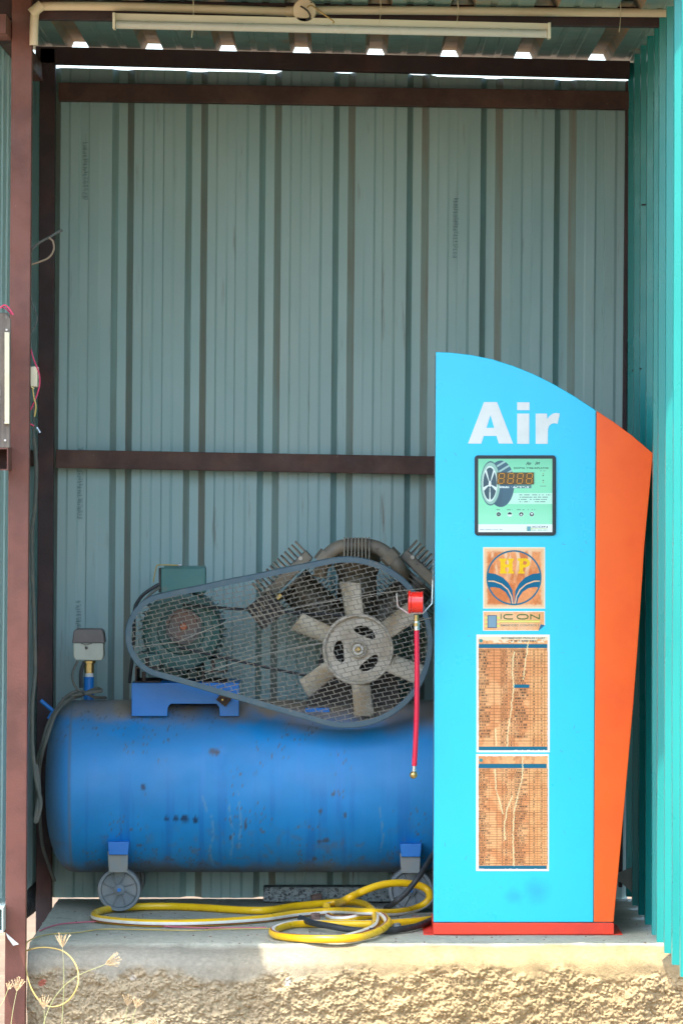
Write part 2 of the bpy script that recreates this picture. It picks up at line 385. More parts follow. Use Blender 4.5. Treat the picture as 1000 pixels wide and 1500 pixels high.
def build_plinth():
    XL, XR = -0.846, 1.6
    nx = 860
    prof = []            # (y, z) profile from the back edge over the front lip down the face
    yb, yf = 1.15, -0.335
    for k in range(64): prof.append((yb+(yf+.09-yb)*k/64, 0.0, 0))
    for k in range(12):
        a = k/12*math.pi/2; prof.append((yf+.09-.09*math.sin(a), -.045+.045*math.cos(a), 1))
    nf = 190
    for k in range(nf): prof.append((yf, -.045-(0.49)*k/(nf-1), 2))
    vs = []; cols = []
    top1 = np.array((.43,.44,.36)); 
    for (y, z, kind) in prof:
        for i in range(nx+1):
            x = XL+(XR-XL)*i/nx
            px, py, pz = x, y, z
            # worn left end of the slab
            e = min(1.0, (x-XL)/.05)
            edge = noise.noise(Vector((x*3, 0, 5)))*.016 + noise.noise(Vector((x*11, 2, 5)))*.009 + noise.noise(Vector((x*34, 2, 9)))*.003
            if kind == 0:
                f = sstep(.9, .0, (y-yf))
                py = y+edge*f
                pz = z - float(sstep(.16, -.02, y-yf))*(.010+.012*noise.noise(Vector((x*2.1, 5, 5)))+.006*noise.noise(Vector((x*8, y*8, 5))))
                pz = pz + noise.noise(Vector((x*4, y*4, 0)))*.002 + noise.noise(Vector((x*30, y*30, 0)))*.0008
                n1 = noise.fractal(Vector((x*5, y*7, 3)), 1.0, 2.0, 4)
                n2 = noise.fractal(Vector((x*28, y*28, 9)), 1.0, 2.0, 3)
                c = top1*(1+.16*n1+.10*n2)
                if n1 > .35: c = c*.8
                c = c*np.array((1.0, .99, .97))
            else:
                depth = -z
                bound = .060+.034*noise.noise(Vector((x*2.3, 1, 1)))+.030*noise.noise(Vector((x*9, z*9, 4)))+.02*noise.noise(Vector((x*30, z*30, 4)))
                rough = float(sstep(bound-.012, bound+.02, depth))
                a = noise.fractal(Vector((x*13, z*15, 7)), .9, 2.1, 5)
                b = noise.noise(Vector((x*45, z*50, 1)))
                v = noise.voronoi(Vector((x*58+.3*b, z*64, .3)))[0][0]
                v2 = noise.voronoi(Vector((x*118+.2*b, z*125, .8)))[0][0]
                v3 = noise.voronoi(Vector((x*210+.2*b, z*215, .2)))[0][0]
                lipd = float(sstep(.16, -.02, 0))*(.010+.012*noise.noise(Vector((x*2.1, 5, 5)))+.006*noise.noise(Vector((x*8, yf*8, 5))))
                disp = rough*(.012*a+.005*b+.009*(.5-v)*(.7+.9*b)+.010*(.5-v2)+.008*(.5-v3)) + (1-rough)*.002*noise.noise(Vector((x*14, z*14, 2)))
                slope = .07*max(0, depth-.04)          # face leans out slightly
                py = y+edge-disp-slope
                pz = z-lipd+rough*.005*noise.noise(Vector((x*40, z*40, 12)))
                n1 = noise.fractal(Vector((x*4, z*6, 31)), 1.0, 2.0, 4)
                n2 = noise.fractal(Vector((x*22, z*26, 4)), 1.0, 2.0, 3)
                base = np.array((.38,.28,.15))*(1+.16*n1+.13*n2)
                sm = np.array((.33,.245,.128))*(1+.30*n1+.16*n2)
                gl = float(sstep(.25,-.45,x))
                sm = sm*(1-gl)+np.array((.30,.285,.225))*(1+.12*n1)*gl
                base = base*(1-gl*.6)+np.array((.34,.30,.21))*gl*.6
                c = sm*(1-rough)+base*rough
                if noise.noise(Vector((x*17, z*30, 77))) > .66 and .05 < depth < .12: c = np.array((.50,.45,.36))
                if math.hypot((x+.805)*1.0-(z+.09)*.6, z+.09) < .010+.006*noise.noise(Vector((x*60,z*60,1))): c = np.array((.42,.15,.10))
            px += (1-e)*0 + noise.noise(Vector((y*12, z*12, 3)))*.006*(1 if i == 0 else 0)
            vs.append((px, py, pz)); cols.append(c)
    k = nx+1; fs = []
    for r in range(len(prof)-1):
        o = r*k
        for i in range(nx): fs.append((o+i, o+k+i, o+k+i+1, o+i+1))
    nb = len(vs)
    # closing end, back and underside
    L0 = [r*k for r in range(len(prof))]
    bz = -.56
    vs += [(XL, yb, bz), (XL, yf-.06, bz), (XR, yb, bz), (XR, yf-.06, bz)]; cols += [np.array((.3,.26,.2))]*4
    fs.append(tuple(L0+[nb+1, nb])[::-1]); fs.append(tuple([r*k+nx for r in range(len(prof))]+[nb+3, nb+2]))
    fs.append((0, nb, nb+2, nx)[::-1])
    me = bpy.data.meshes.new('cement_plinth'); me.from_pydata(vs, [], fs); me.shade_smooth(); me.set_sharp_from_angle(angle=R(60))
    set_print(me, np.clip(np.array(cols), .01, .9)); me.materials.append(conc_m)
    o = bpy.data.objects.new('cement_plinth', me); COL.objects.link(o)
    tag(o, kind='structure')
build_plinth()

# ------------------------------------------------------------------ shed sheets
LEAN = 0.0085
def corr_sheet(name, prof, zlo, ztop, tr, m, parent, rows=26, mi=None, wav=.0012, seed=0):
    """prof: list of (s, depth); tr(s, depth, z) -> world; ztop(s) top edge; mi(i) material index per strip"""
    b = MB(); n = len(prof)
    vs = []
    for r in range(rows+1):
        for (s, d) in prof:
            z = zlo+(ztop(s)-zlo)*r/rows
            w = wav*noise.noise(Vector((s*3+seed, z*2.1, seed*3.3)))
            vs.append(tr(s, d+w, z))
    fs = []; ms = []
    for r in range(rows):
        for i in range(n-1):
            fs.append((r*n+i, r*n+i+1, (r+1)*n+i+1, (r+1)*n+i)); ms.append(mi(i) if mi else 0)
    b.v = [tuple(v) for v in vs]; b.f = fs; b.m = ms
    o = b.build(name, m, parent)
    so = o.modifiers.new('sheet', 'SOLIDIFY'); so.thickness = .0006; so.offset = 0
    return o

UW = 14.65/F
bw = thing('back_wall', 'grey-green corrugated metal back wall behind the compressor, ribs running upright', 'wall', (0, 1.15, 0))
def wall_prof(ribs):
    pr = []; dust = []
    for (i, px) in enumerate(ribs):
        # rib as a channel going away from the viewer, then a pan with two low stiffeners
        pts = [(px, 0), (px+9, .036), (px+22, .036), (px+32.5, 0)]
        px += .5
        pan = px+32
        j_ = (i*37 % 5)-2
        pts += [(pan+12, 0), (pan+15, -.0030), (pan+27, -.0030), (pan+30, 0), (pan+41+j_*.6, 0), (pan+43+j_*.6, -.0028), (pan+56, -.0028), (pan+60, 0)]
        pr += pts
    return pr
ribx = [163.5-107.8*2 + 107.8*k for k in range(10)]
sheets = [(ribx[0:3], 0.0), (ribx[2:6], -.0014), (ribx[5:9], .0)]
def walltop(s):      # s in pixels
    y = 99+(s-80)*.0235
    if 408 < s < 636: y -= 3.0
    return CAMZ-(y-HOR)*UW
def wtr(s, d, z): return Vector(((s-500)*UW + LEAN*(z-2.0), 1.15+d, z))
cuts = [(20, 304), (300, 629), (626, 930)]
for k, (a, bnd) in enumerate(cuts):
    pr = [(s, d) for (s, d) in wall_prof(ribx) if a-2 <= s <= bnd]
    pr = [(s, d-(0 if k != 1 else .0016)) for s, d in pr]
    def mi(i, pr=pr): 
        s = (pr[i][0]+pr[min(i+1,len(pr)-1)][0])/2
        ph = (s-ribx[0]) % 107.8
        return 1 if (ph > 22 and ph < 33) else (2 if ph < 9.5 else 0)  # rib flanks take the tones that mix dust and painted shade
    o = corr_sheet('metal_sheet', pr, (.004, .003, -.02)[k], walltop, wtr, [wall_m, wall_dust_shade, wall_dirt_shade], bw, mi=mi, seed=k, wav=.0022)
    # faded maker's print running up the sheet: illegible strokes
    for (tx, ty0, ty1, kk) in ((121, 208, 292, 0), (663, 290, 375, 2), (117, 655, 760, 0), (116, 880, 960, 0)):
        if kk != k: continue
        b = MB(); y = ty0
        while y < ty1:
            w = random.choice((2.2, 3.2, 4.0)); x0 = tx
            for q in range(random.randint(2, 4)):
                yy = y+random.random()*w; xa = x0+random.random()*3; xb = min(x0+8, xa+2+random.random()*4)
                ca = wtr(xa, -.0045, CAMZ-(yy-HOR)*UW); cb = wtr(xb, -.0045, CAMZ-(yy+.9-HOR)*UW)
                b.add([(ca.x, ca.y, ca.z), (cb.x, ca.y, ca.z), (cb.x, ca.y, cb.z), (ca.x, ca.y, cb.z)], [(3,2,1,0)])
            xa = x0+random.choice((0, 7))
            ca = wtr(xa, -.0045, CAMZ-(y-HOR)*UW); cb = wtr(xa+.9, -.0045, CAMZ-(y+w-HOR)*UW)
            b.add([(ca.x, ca.y, ca.z), (cb.x, ca.y, ca.z), (cb.x, ca.y, cb.z), (ca.x, ca.y, cb.z)], [(3,2,1,0)])
            y += w+1.4
        ink = bpy.data.materials.get('faded_ink') or mat('faded_ink', (.20,.33,.33), None, rough=.5)
        b.build('printed_mark', ink, o)

# roof
roof = thing('shed_roof', 'corrugated metal shed roof seen from below, daylight in its rib ends', 'roof', (0, 0.5, 2.5))
def zroof(x, D): return 2.529-.0235*x+.006*(14.5-D)
def roof_sheet(x0, x1, D0, D1, dz=0, seed=0):
    X0 = (118-500)*14.7/F-.066/2          # left foot of the first rib
    p = .2219; pr = []
    k = math.floor((x0-X0)/p)-1
    while True:
        s = X0+k*p
        pr += [(s, 0), (s+.013, .03), (s+.052, .03), (s+.066, 0), (s+.105, 0), (s+.108, .003), (s+.122, .003), (s+.125, 0), (s+.160, 0), (s+.163, .003), (s+.178, .003), (s+.181, 0)]
        k += 1
        if s > x1: break
    def at_(x):
        for (a, d0), (c, d1) in zip(pr[:-1], pr[1:]):
            if a <= x <= c: return d0+(d1-d0)*(x-a)/max(1e-9, c-a)
        return 0
    pr = [(x0, at_(x0))]+[q for q in pr if x0 < q[0] < x1]+[(x1, at_(x1))]
    b = MB(); rows = 20; n = len(pr); vs = []
    for r in range(rows+1):
        D = D0+(D1-D0)*r/rows
        for s, d in pr:
            vs.append((s, D-CAMD, zroof(s, D)+d+dz+.001*noise.noise(Vector((s*3, D*3, seed)))))
    b.v = vs
    b.f = [(r*n+i, r*n+i+1, (r+1)*n+i+1, (r+1)*n+i) for r in range(rows) for i in range(n-1)]
    b.m = [1 if ((pr[i][1] > .01) or (pr[i+1][1] > .01)) else 0 for r in range(rows) for i in range(n-1)]
    o = b.build('metal_sheet', [roof_m, rib_m], roof)
    so = o.modifiers.new('sheet', 'SOLIDIFY'); so.thickness = .0007
    return o
ROOF_F = 12.46
roof_sheet(-3.2, -1.0, ROOF_F-.19, 14.74, .0012, 1)
roof_sheet(-1.06, .17, ROOF_F, 14.72, 0, 2)
roof_sheet(.10, 2.2, ROOF_F, 14.73, .0012, 3)

# teal side wall on the right
tw = thing('side_wall', 'bright teal corrugated metal side wall at the right, its near end in sunlight', 'wall', (.87, 0, 0))
def teal(y0, y1, zlo, dx, seed):
    p = .30; pr = []; s = y0
    while s < y1:
        pr += [(s, 0), (s+.016, -.030), (s+.052, -.030), (s+.068, 0), (s+.15, 0), (s+.153, -.003), (s+.187, -.003), (s+.19, 0)]
        s += p
    pr = [(min(a, y1), b) for a, b in pr] + [(y1, 0)]
    return corr_sheet('metal_sheet', pr, zlo, lambda s: 2.502, lambda s, d, z: Vector((.883+d+dx+LEAN*.3*(z-1.2), s, z)), teal_m, tw, seed=seed, rows=20)
teal(-.13, 1.18, .012, 0, 5)
teal(-1.6, -.115, .018, -.0035, 6)
b = MB(); b.box2((.905, 1.0, 0), (.935, 1.03, 2.48)); b.build('stud', beam_m, tw)
for (px, py) in ((891+50, 540), (930, 543), (948, 658), (944, 300), (925, 905)):
    D = .862*F/(px-500); q = P(px, py, D); b = MB(); b.tube([q+Vector((.02,0,0)), q-Vector((.010,0,0))], .0025, 8); b.build('screw', dark_m, tw)

lw = thing('side_wall', 'pale corrugated metal side wall at the far left edge, behind the front post', 'wall', (-.94, 0, 0))
pr = []; s = -.38
while s < 1.1:
    pr += [(s, 0), (s+.016, .028), (s+.052, .028), (s+.068, 0), (s+.13, 0), (s+.132, .002)]; s += .205
corr_sheet('metal_sheet', pr, .03, lambda s: 2.523, lambda s, d, z: Vector((-.935-d+LEAN*(z-1.2), s, z)), palet_m, lw, seed=9)

# ------------------------------------------------------------------ shed frame
fr = thing('shed_frame', 'dark brown welded steel shed frame of posts, roof beams and rails', 'frame', (-.85, 0, 0))
def beam(name, a, b_, D, h, dep, m, tilt_off=0):
    """a, b_: photo pixels of the centre line ends; h in pixels"""
    A = P(a[0], a[1], D); B = P(b_[0], b_[1], D); H = h*D/F
    u = (B-A).normalized(); w = Vector((-u.z, 0, u.x)) if abs(u.x) > abs(u.z) else Vector((u.z, 0, -u.x))
    nseg = 1; b = MB()
    vs = []
    for p in (A, B):
        for sy in (0, dep):
            for sh in (-H/2, H/2): vs.append(p+w*sh+Vector((0, sy, 0)))
    b.add(vs, [(0,1,3,2),(4,6,7,5),(0,4,5,1),(2,3,7,6),(0,2,6,4),(1,5,7,3)])
    o = b.build(name, m, fr, bevel=.0022)
    return o
beam('post', (33, -40), (21, 1640), 13.10, 30, .05, post_m)
beam('post', (70, 70), (64, 1402), 14.50, 23, .045, beam_m)
beam('post', (919, 118), (908, 1300), 14.60, 6, .03, beam_m)
beam('roof_beam', (52, 80), (922, 101.7), 14.50, 25, .06, beam_m)
beam('roof_beam', (-10, 13), (990, 25), 13.12, 29, .05, beam_m)
beam('rail', (86, 134), (934, 147), 14.585, 27, .05, rail_m)
beam('rail', (82, 672), (925, 687), 14.585, 27, .05, rail_m)
beam('rail', (36, 671), (54, 671.4), 14.62, 24, .03, rail_m)
# side rails running back from the front post
b = MB()
for (px, py, D0, D1) in ((0, 20, 12.9, 14.5),):
    A = Vector((-.905, D0-CAMD, 2.47)); B = Vector((-.905, D1-CAMD, 2.50))
    b.box2((A.x-.02, A.y, 2.44), (A.x+.02, B.y, 2.49))
b.build('side_rail', post_m, fr)
def hollow(px0, px1, py0, py1, D0, D1, m):
    a = P(px0, py0, D0); c = P(px1, py1, D0); t = .0035; y0 = D0-CAMD; y1 = D1-CAMD; b = MB()
    x0, x1, z0, z1 = a.x, c.x, c.z, a.z
    b.box2((x0, y0, z1-t), (x1, y1, z1)); b.box2((x0, y0, z0), (x1, y1, z0+t))
    b.box2((x0, y0, z0+t), (x0+t, y1, z1-t)); b.box2((x1-t, y0, z0+t), (x1, y1, z1-t))
    b.box2((x0+t, y0+.12, z0+t), (x1-t, y0+.125, z1-t))
    return b.build('rail_stub', m, fr)
hollow(-18, 12.5, 656, 689, 12.95, 13.35, post_m)
hollow(-22, 5, 1330, 1366, 13.0, 13.3, palet_m)
b = MB(); b.prism([(P(9,1366,13.08).x, P(9,1366,13.08).z), (P(28,1383,13.08).x, P(28,1383,13.08).z), (P(20,1385,13.08).x, P(20,1385,13.08).z), (P(12,1374,13.08).x, P(12,1374,13.08).z)][::-1], -.425, -.421)
b.build('paper_scrap', white_m, fr)

# tube light, conduit, junction box
tl = thing('tube_light', 'long cream tube light batten fixed under the front roof beam', 'light', P(485, 35, 13.0))
def strip(name, x0, x1, yl0, yl1, yr0, yr1, D, dep, m, par):
    b = MB(); a = [P(x0,yl0,D), P(x1,yr0,D), P(x1,yr1,D), P(x0,yl1,D)]
    vs = a+[p+Vector((0,dep,0)) for p in a]
    b.add(vs, [(3,2,1,0),(4,5,6,7),(0,1,5,4),(1,2,6,5),(2,3,7,6),(3,0,4,7)]); return b.build(name, m, par, bevel=.0015)
strip('batten', 166, 805, 19, 32, 34, 47, 13.04, .035, batten_m, tl)
b = MB(); b.tube([P(170, 36, 13.035), P(801, 49.5, 13.035)], 6.2*13.04/F, 18); b.build('tube', tube_m, tl, smooth=True)
strip('tube_cap', 165, 169, 18, 42, 18.1, 42.1, 13.01, .05, batten_m, tl)
strip('tube_cap', 802, 806.5, 32.6, 56, 32.7, 56.1, 13.01, .05, batten_m, tl)
cd = thing('conduit_pipe', 'aged cream plastic conduit pipe tied along the front roof beam', 'pipe', P(500, 15, 13.05))
b = MB(); b.tube(smoothpath([P(50, 66, 13.075), P(51, 25, 13.075), P(57, 12, 13.075), P(75, 9, 13.075), P(200, 10, 13.075), P(420, 17, 13.075)], 6), 6.5*13.08/F, 14); b.build('pipe', cream_m, cd, smooth=True)
b = MB(); b.tube(smoothpath([P(462, 15, 13.075), P(620, 15.5, 13.075), P(800, 17.5, 13.075), P(992, 19, 13.075)], 6), 6.5*13.08/F, 14); b.build('pipe', cream_m, cd, smooth=True)
for q_ in ([P(419, 17.2, 13.075), P(431, 17, 13.075)], [P(46, 20, 13.072), P(62, 7, 13.072)]):
    b = MB(); b.tube(q_, 8*13.08/F, 14); b.build('coupling', cream_m, cd, smooth=True)
jb = b = MB(); c = P(446, 15, 13.04); b.lathe([(.0, 0), (.030, 0), (.032, .003), (.032, .02)], Matrix.Translation(c) @ Matrix.Rotation(R(-90), 4, 'X'), 32)
b.build('junction_box', cream_m, cd, smooth=True)
for (x, y) in ((456, 3.5), (437, 26.5)):
    b = MB(); b.tube([P(x, y, 13.038), P(x, y, 13.034)], .0022, 8); b.build('screw', dark_m, cd)
b = MB(); b.tube(smoothpath([P(440, 9, 13.033), P(447, 13, 13.03), P(452, 18, 13.028), P(454, 25, 13.028), P(448, 30, 13.03)], 5), .0024, 6); b.build('loose_wire', dark_m, cd)
b = MB(); b.tube(smoothpath([P(450, 11, 13.03), P(456, 8, 13.02), P(470, 18, 13.0), P(488, 31, 13.0), P(487, 34, 13.0)], 5), .0021, 6); b.build('loose_wire', brass_m, cd)
for x, l in ((283, 52), (557, 22), (670, 24), (908, 36)):
    b = MB(); y = 12+(x-100)*.008
    b.tube(smoothpath([P(x, y-16, 13.03), P(x+.5, y, 13.05), P(x-1, y+l*.6, 13.03), P(x-2, y+l*.8, 13.03)], 5), .0011, 6)
    tag(b.build('tie_wire', ivory_m, cd))

# ------------------------------------------------------------------ dispenser cabinet
DC = 13.5
cab = thing('air_dispenser', 'tall bright blue air dispenser cabinet with orange side and white lettering', 'air dispenser', (.5, 0, 0))
def pz(px, py, D=DC): p = P(px, py, D); return (p.x, p.z)
arc = [(638,515.5),(660,516.5),(690,520),(720,526),(750,535.5),(780,547.5),(810,562.5),(840,580),(872,601)]
blue_poly = [(634.5,1350.5)]+[(868,1350.5)]+arc[::-1]
org_poly = [(869.3,1350.5),(898,1350.5),(905.5,1270),(915.5,1160),(927,1030),(936,910),(943,800),(949,735),(955.5,664),(925,638),(898,618),(873.3,601.8)]
b = MB(); b.prism([pz(x, y) for x, y in blue_poly], 0, .004); b.build('front_panel', cyan_m, cab, bevel=.0015)
b = MB(); b.prism([pz(x, y) for x, y in org_poly], 0, .004); b.build('side_panel', orange_m, cab, bevel=.0015)
def inset(x, y):
    return (x + (1.6 if x < 700 else -1.8), y + (1.6 if y < 700 else 0))
full = [(634.5,1352)]+[(898,1352)]+org_poly[2:][:]+arc[::-1]
b = MB(); b.prism([pz(*inset(x, y)) for x, y in full], .0045, .29); b.build('body', side_m, cab, bevel=.002)
b = MB(); b.prism([pz(634,1368.5), pz(898.5,1368.5), pz(898.5,1352), pz(634,1352)], -.002, .292); b.build('base', red_m, cab, bevel=.0015)
b = MB(); b.box2((P(620,0,DC).x, .004, .0005), (P(911,0,DC).x, .30, .0025)); b.build('base_plate', red_m, cab)
spot(cyan_m, P(786, 1306, DC), .045, (.004,.33,.80)); spot(cyan_m, P(752, 1313, DC), .03, (.004,.36,.80))
# white letters
def letters(name, polys, y0, m, par, D=DC, y1=None):
    b = MB()
    for p in polys: b.prism([pz(x, y, D) for x, y in p], y0, y1 if y1 is not None else y0+.0009)
    return b.build(name, m, par)
C4 = lambda u, v: (640+u/2.778, 500+v/2.778)
def ccw(poly):
    a = sum(poly[i][0]*poly[(i+1)%len(poly)][1]-poly[(i+1)%len(poly)][0]*poly[i][1] for i in range(len(poly)))
    return poly if a < 0 else poly[::-1]
LT = [ [[(125,416),(190,247),(216.5,247),(216.5,300),(179,416)], [(216.5,247),(243,247),(308,416),(250,416),(216.5,300)], [(189,385),(199.7,352),(231.5,352),(241,385)]],
       [[(325,248),(375,248),(375,280),(325,280)], [(325,294),(374,294),(374,417),(325,417)]],
       [[(400,294),(446,294),(447,316),(458,302),(470,294),(484,291.5),(498,294),(489,336),(477,333),(465,335),(455,343),(450,358),(449,417),(400,417)]] ]
for grp in LT: letters('letter', [ccw([C4(*q) for q in p]) for p in grp], -.0016, white_m, cab, y1=-.0002)

b = MB()
for k in range(46):
    x = random.uniform(640, 866); y = random.uniform(560, 1345)
    if 690 < x < 816 and 585 < y < 1280: continue
    l = random.uniform(1, 7); a = random.uniform(0, 3.1); w_ = random.uniform(.25, .5)
    dx, dy = math.cos(a)*l, math.sin(a)*l; nx_, ny_ = -math.sin(a)*w_, math.cos(a)*w_
    q_ = [pz(x+dx+nx_, y+dy+ny_), pz(x+nx_, y+ny_), pz(x-nx_, y-ny_), pz(x+dx-nx_, y+dy-ny_)]
    b.add([(p_[0], -.0003, p_[1]) for p_ in q_], [(0,1,2,3)])
tag(b.build('paint_scratches', mat('scratch_grey_blue', (.06,.36,.52), None, rough=.6), cab), kind='stuff')
# display
def rrect(x0, y0, x1, y1, r, n=5):
    pts = []
    for cx, cy, a0 in ((x1-r, y0+r, -90), (x1-r, y1-r, 0), (x0+r, y1-r, 90), (x0+r, y0+r, 180)):
        for k in range(n+1):
            a = R(a0+90*k/n); pts.append((cx+r*math.cos(a), cy+r*math.sin(a)))
    return ccw(pts)
disp_b = MB(); disp_b.prism([pz(x, y) for x, y in rrect(694.5, 667, 813.5, 784.5, 5)], -.006, -.0003)
disp = disp_b.build('display_frame', black_m, cab, bevel=.002)
def disp_img(X, Y):
    s = 8.065; U = (X-692)*s; V = (Y-664)*s       # crop coordinates 0..1000
    img = np.zeros(X.shape+(3,))+np.array((140,235,190.))
    g = sstep(250, 60, V)[..., None]*.55; img = img*(1-g)+np.array((112,205,168.))*g
    img = mixc(img, (165,248,210), sstep(600, 780, V)*.5)
    img = mixc(img, (205,252,232), (U > 420+(V-470)*-.5)*(V > 470)*(V < 598)*.85)
    # generic tyre drawing
    er = np.hypot((U-330)/160, (V-360)/275)
    tread = (er < 1) & (U > 205)
    tn = .5+.5*np.sin((V*0.9+U*.55)*.09)
    tc = np.zeros_like(img)+np.array((60,105,125.)); tc = mixc(tc, (185,225,215), (tn > .75)*(V < 250)*(U > 250)*.8)
    tc = mixc(tc, (45,85,105), sstep(380, 300, U)*.5*(V > 300))
    img = np.where((tread)[..., None], tc, img)
    e2 = np.hypot((U-210)/118, (V-355)/262)
    img = mixc(img, (150,200,185), e2 < 1); img = mixc(img, (70,115,125), (np.abs(e2-.97) < .03))
    e3 = np.hypot((U-202)/88, (V-360)/212); img = mixc(img, (215,240,232), (e3 < 1)); img = mixc(img, (52,88,102), e3 < .90)
    ang = np.arctan2((V-365)/212, (U-202)/88)
    sp = np.abs(((ang*5/(2*math.pi)+.25) % 1)-.5)
    img = mixc(img, (225,244,238), (e3 < .93)*(sp < .085+.04*(1-e3))); img = mixc(img, (235,248,244), e3 < .17)
    # shadow strip under the digits, white labels
    img = mixc(img, (70,110,125), (U > 490)*(U < 690)*(V > 365)*(V < 412)*.75)
    nn = vnoise(U*.09, np.floor(V/16)*5, 3)
    img = mixc(img, (235,250,245), (U > 310)*(U < 660)*(V > 388)*(V < 410)*(nn > .35)*.85)
    for r, y in enumerate((492, 519, 546, 573)):
        nn = vnoise(U*.075, Y*0+r*9, 8)
        x0, x1 = ((525, 915), (525, 912), (525, 890), (545, 858))[r]
        img = mixc(img, (95,140,130), (np.abs(V-y) < 5.5)*(U > x0)*(U < x1)*(nn > .33)*.85)
    for x, w in ((300, 20), (436, 32), (570, 50), (697, 48)):
        img = mixc(img, (85,150,125), (np.abs(U-x) < w)*(np.abs(V-666) < 6)*(vnoise(U*.1, Y*0, 4) > .3)*.8)
    for k, x in enumerate((305, 436, 571, 696)):
        d = np.hypot(U-x, V-720)
        img = mixc(img, (225,250,240), d < 29); img = mixc(img, (38,66,70), (d < 25)*((V < 722) if k == 1 else True))
        if k == 0: img = mixc(img, (120,160,150), (np.abs(U-x) < 9)*(np.abs(V-722) < 10))
        if k == 2: img = mixc(img, (235,250,245), (V > 708)*(V < 734)*(np.abs(U-x) < (V-708)*.6))
        if k == 3: img = mixc(img, (235,250,245), (V > 708)*(V < 734)*(np.abs(U-x) < (734-V)*.6))
    for y in (207, 388): img = mixc(img, (95,150,130), (np.abs(V-y) < 5)*(U > 795)*(U < 865)*(vnoise(U*.12, Y*0+y, 6) > .3)*.8)
    for y in (262, 322): img = mixc(img, (90,140,120), np.hypot(U-830, V-y) < 9)
    for y in (240, 345): img = mixc(img, (150,170,120), np.hypot(U-830, V-y) < 7)
    img = mixc(img, (240,255,250), V > 838)
    img = mixc(img, (120,150,150), (np.abs(V-903) < 4)*(U > 85)*(U < 350)*(vnoise(U*.1, Y*0, 11) > .25)*.8)
    img = mixc(img, (190,215,90), (U > 630)*(U < 700)*(V > 868)*(V < 918)*((V % 18) < 9)); img = mixc(img, (95,165,180), (U > 640)*(U < 682)*(V > 864)*(V < 920))
    img = mixc(img, (190,215,90), (U > 690)*(U < 880)*(np.abs(V-889) < 3)); 
    img = mixc(img, (120,170,120), (U > 690)*(U < 880)*(np.abs(V-907) < 3.5)*(vnoise(U*.12, Y*0, 14) > .3)*.8)
    return img
sc_m = attr_mat('display_print', .25)
scr = print_sheet('display_screen', 700, 672, 808.3, 779.5, DC-.0072, disp_img, disp, 3.0, mat_=sc_m)
ink_m = mat('print_dark_ink', (.02,.05,.06), None, rough=.5)
D8 = lambda u, v: (692+u/8.065, 664+v/8.065)
x, y = D8(625, 138); text_mesh('lettering', 'Air', x, y, 4.9, DC-.0078, disp, ink_m, width=8.5, shear=.3, bold=.012)
x, y = D8(733, 143); text_mesh('lettering', 'jet', x, y, 6, DC-.0078, disp, ink_m, width=7.5, shear=.3, bold=.012)
x, y = D8(485, 184); text_mesh('lettering', 'DIGITAL TYRE INFLATOR', x, y, 2.4, DC-.0078, disp, ink_m, width=51)
x, y = D8(705, 880); text_mesh('lettering', 'ICON', x, y, 2.8, DC-.0078, disp, ink_m, width=22)
b = MB(); x0, y0 = D8(283, 226); x1, y1 = D8(720, 366)
b.prism([pz(x, y) for x, y in ccw([(x0,y0),(x1,y0),(x1,y1),(x0,y1)])], -.0094, -.0074)
dmod = b.build('digit_module', mat('digit_brown', (.085,.055,.018), None, rough=.3), disp)
amber_m = mat('amber_segment', (.62,.27,.012), None, rough=.4)
for k in range(4):
    b = MB(); ox = 297+110*k
    def seg(u0, v0, u1, v1, w=9):
        d = Vector((u1-u0, v1-v0)).normalized(); n_ = Vector((-d.y, d.x))*w/2
        q = [(u0+n_.x, v0+n_.y), (u1+n_.x, v1+n_.y), (u1-n_.x, v1-n_.y), (u0-n_.x, v0-n_.y)]
        b.prism([pz(*D8(*p)) for p in ccw(q)], -.0100, -.0095)
    tl_, tr_, ml, mr, bl, br = (ox+14, 238), (ox+78, 238), (ox+7, 297), (ox+71, 297), (ox, 355), (ox+64, 355)
    for a, c in ((tl_, tr_), (tl_, ml), (tr_, mr), (ml, mr), (ml, bl), (mr, br), (bl, br)):
        dx, dy = c[0]-a[0], c[1]-a[1]; l = math.hypot(dx, dy); e = 6/l
        seg(a[0]+dx*e, a[1]+dy*e, c[0]-dx*e, c[1]-dy*e)
    b.build('digit', amber_m, disp)

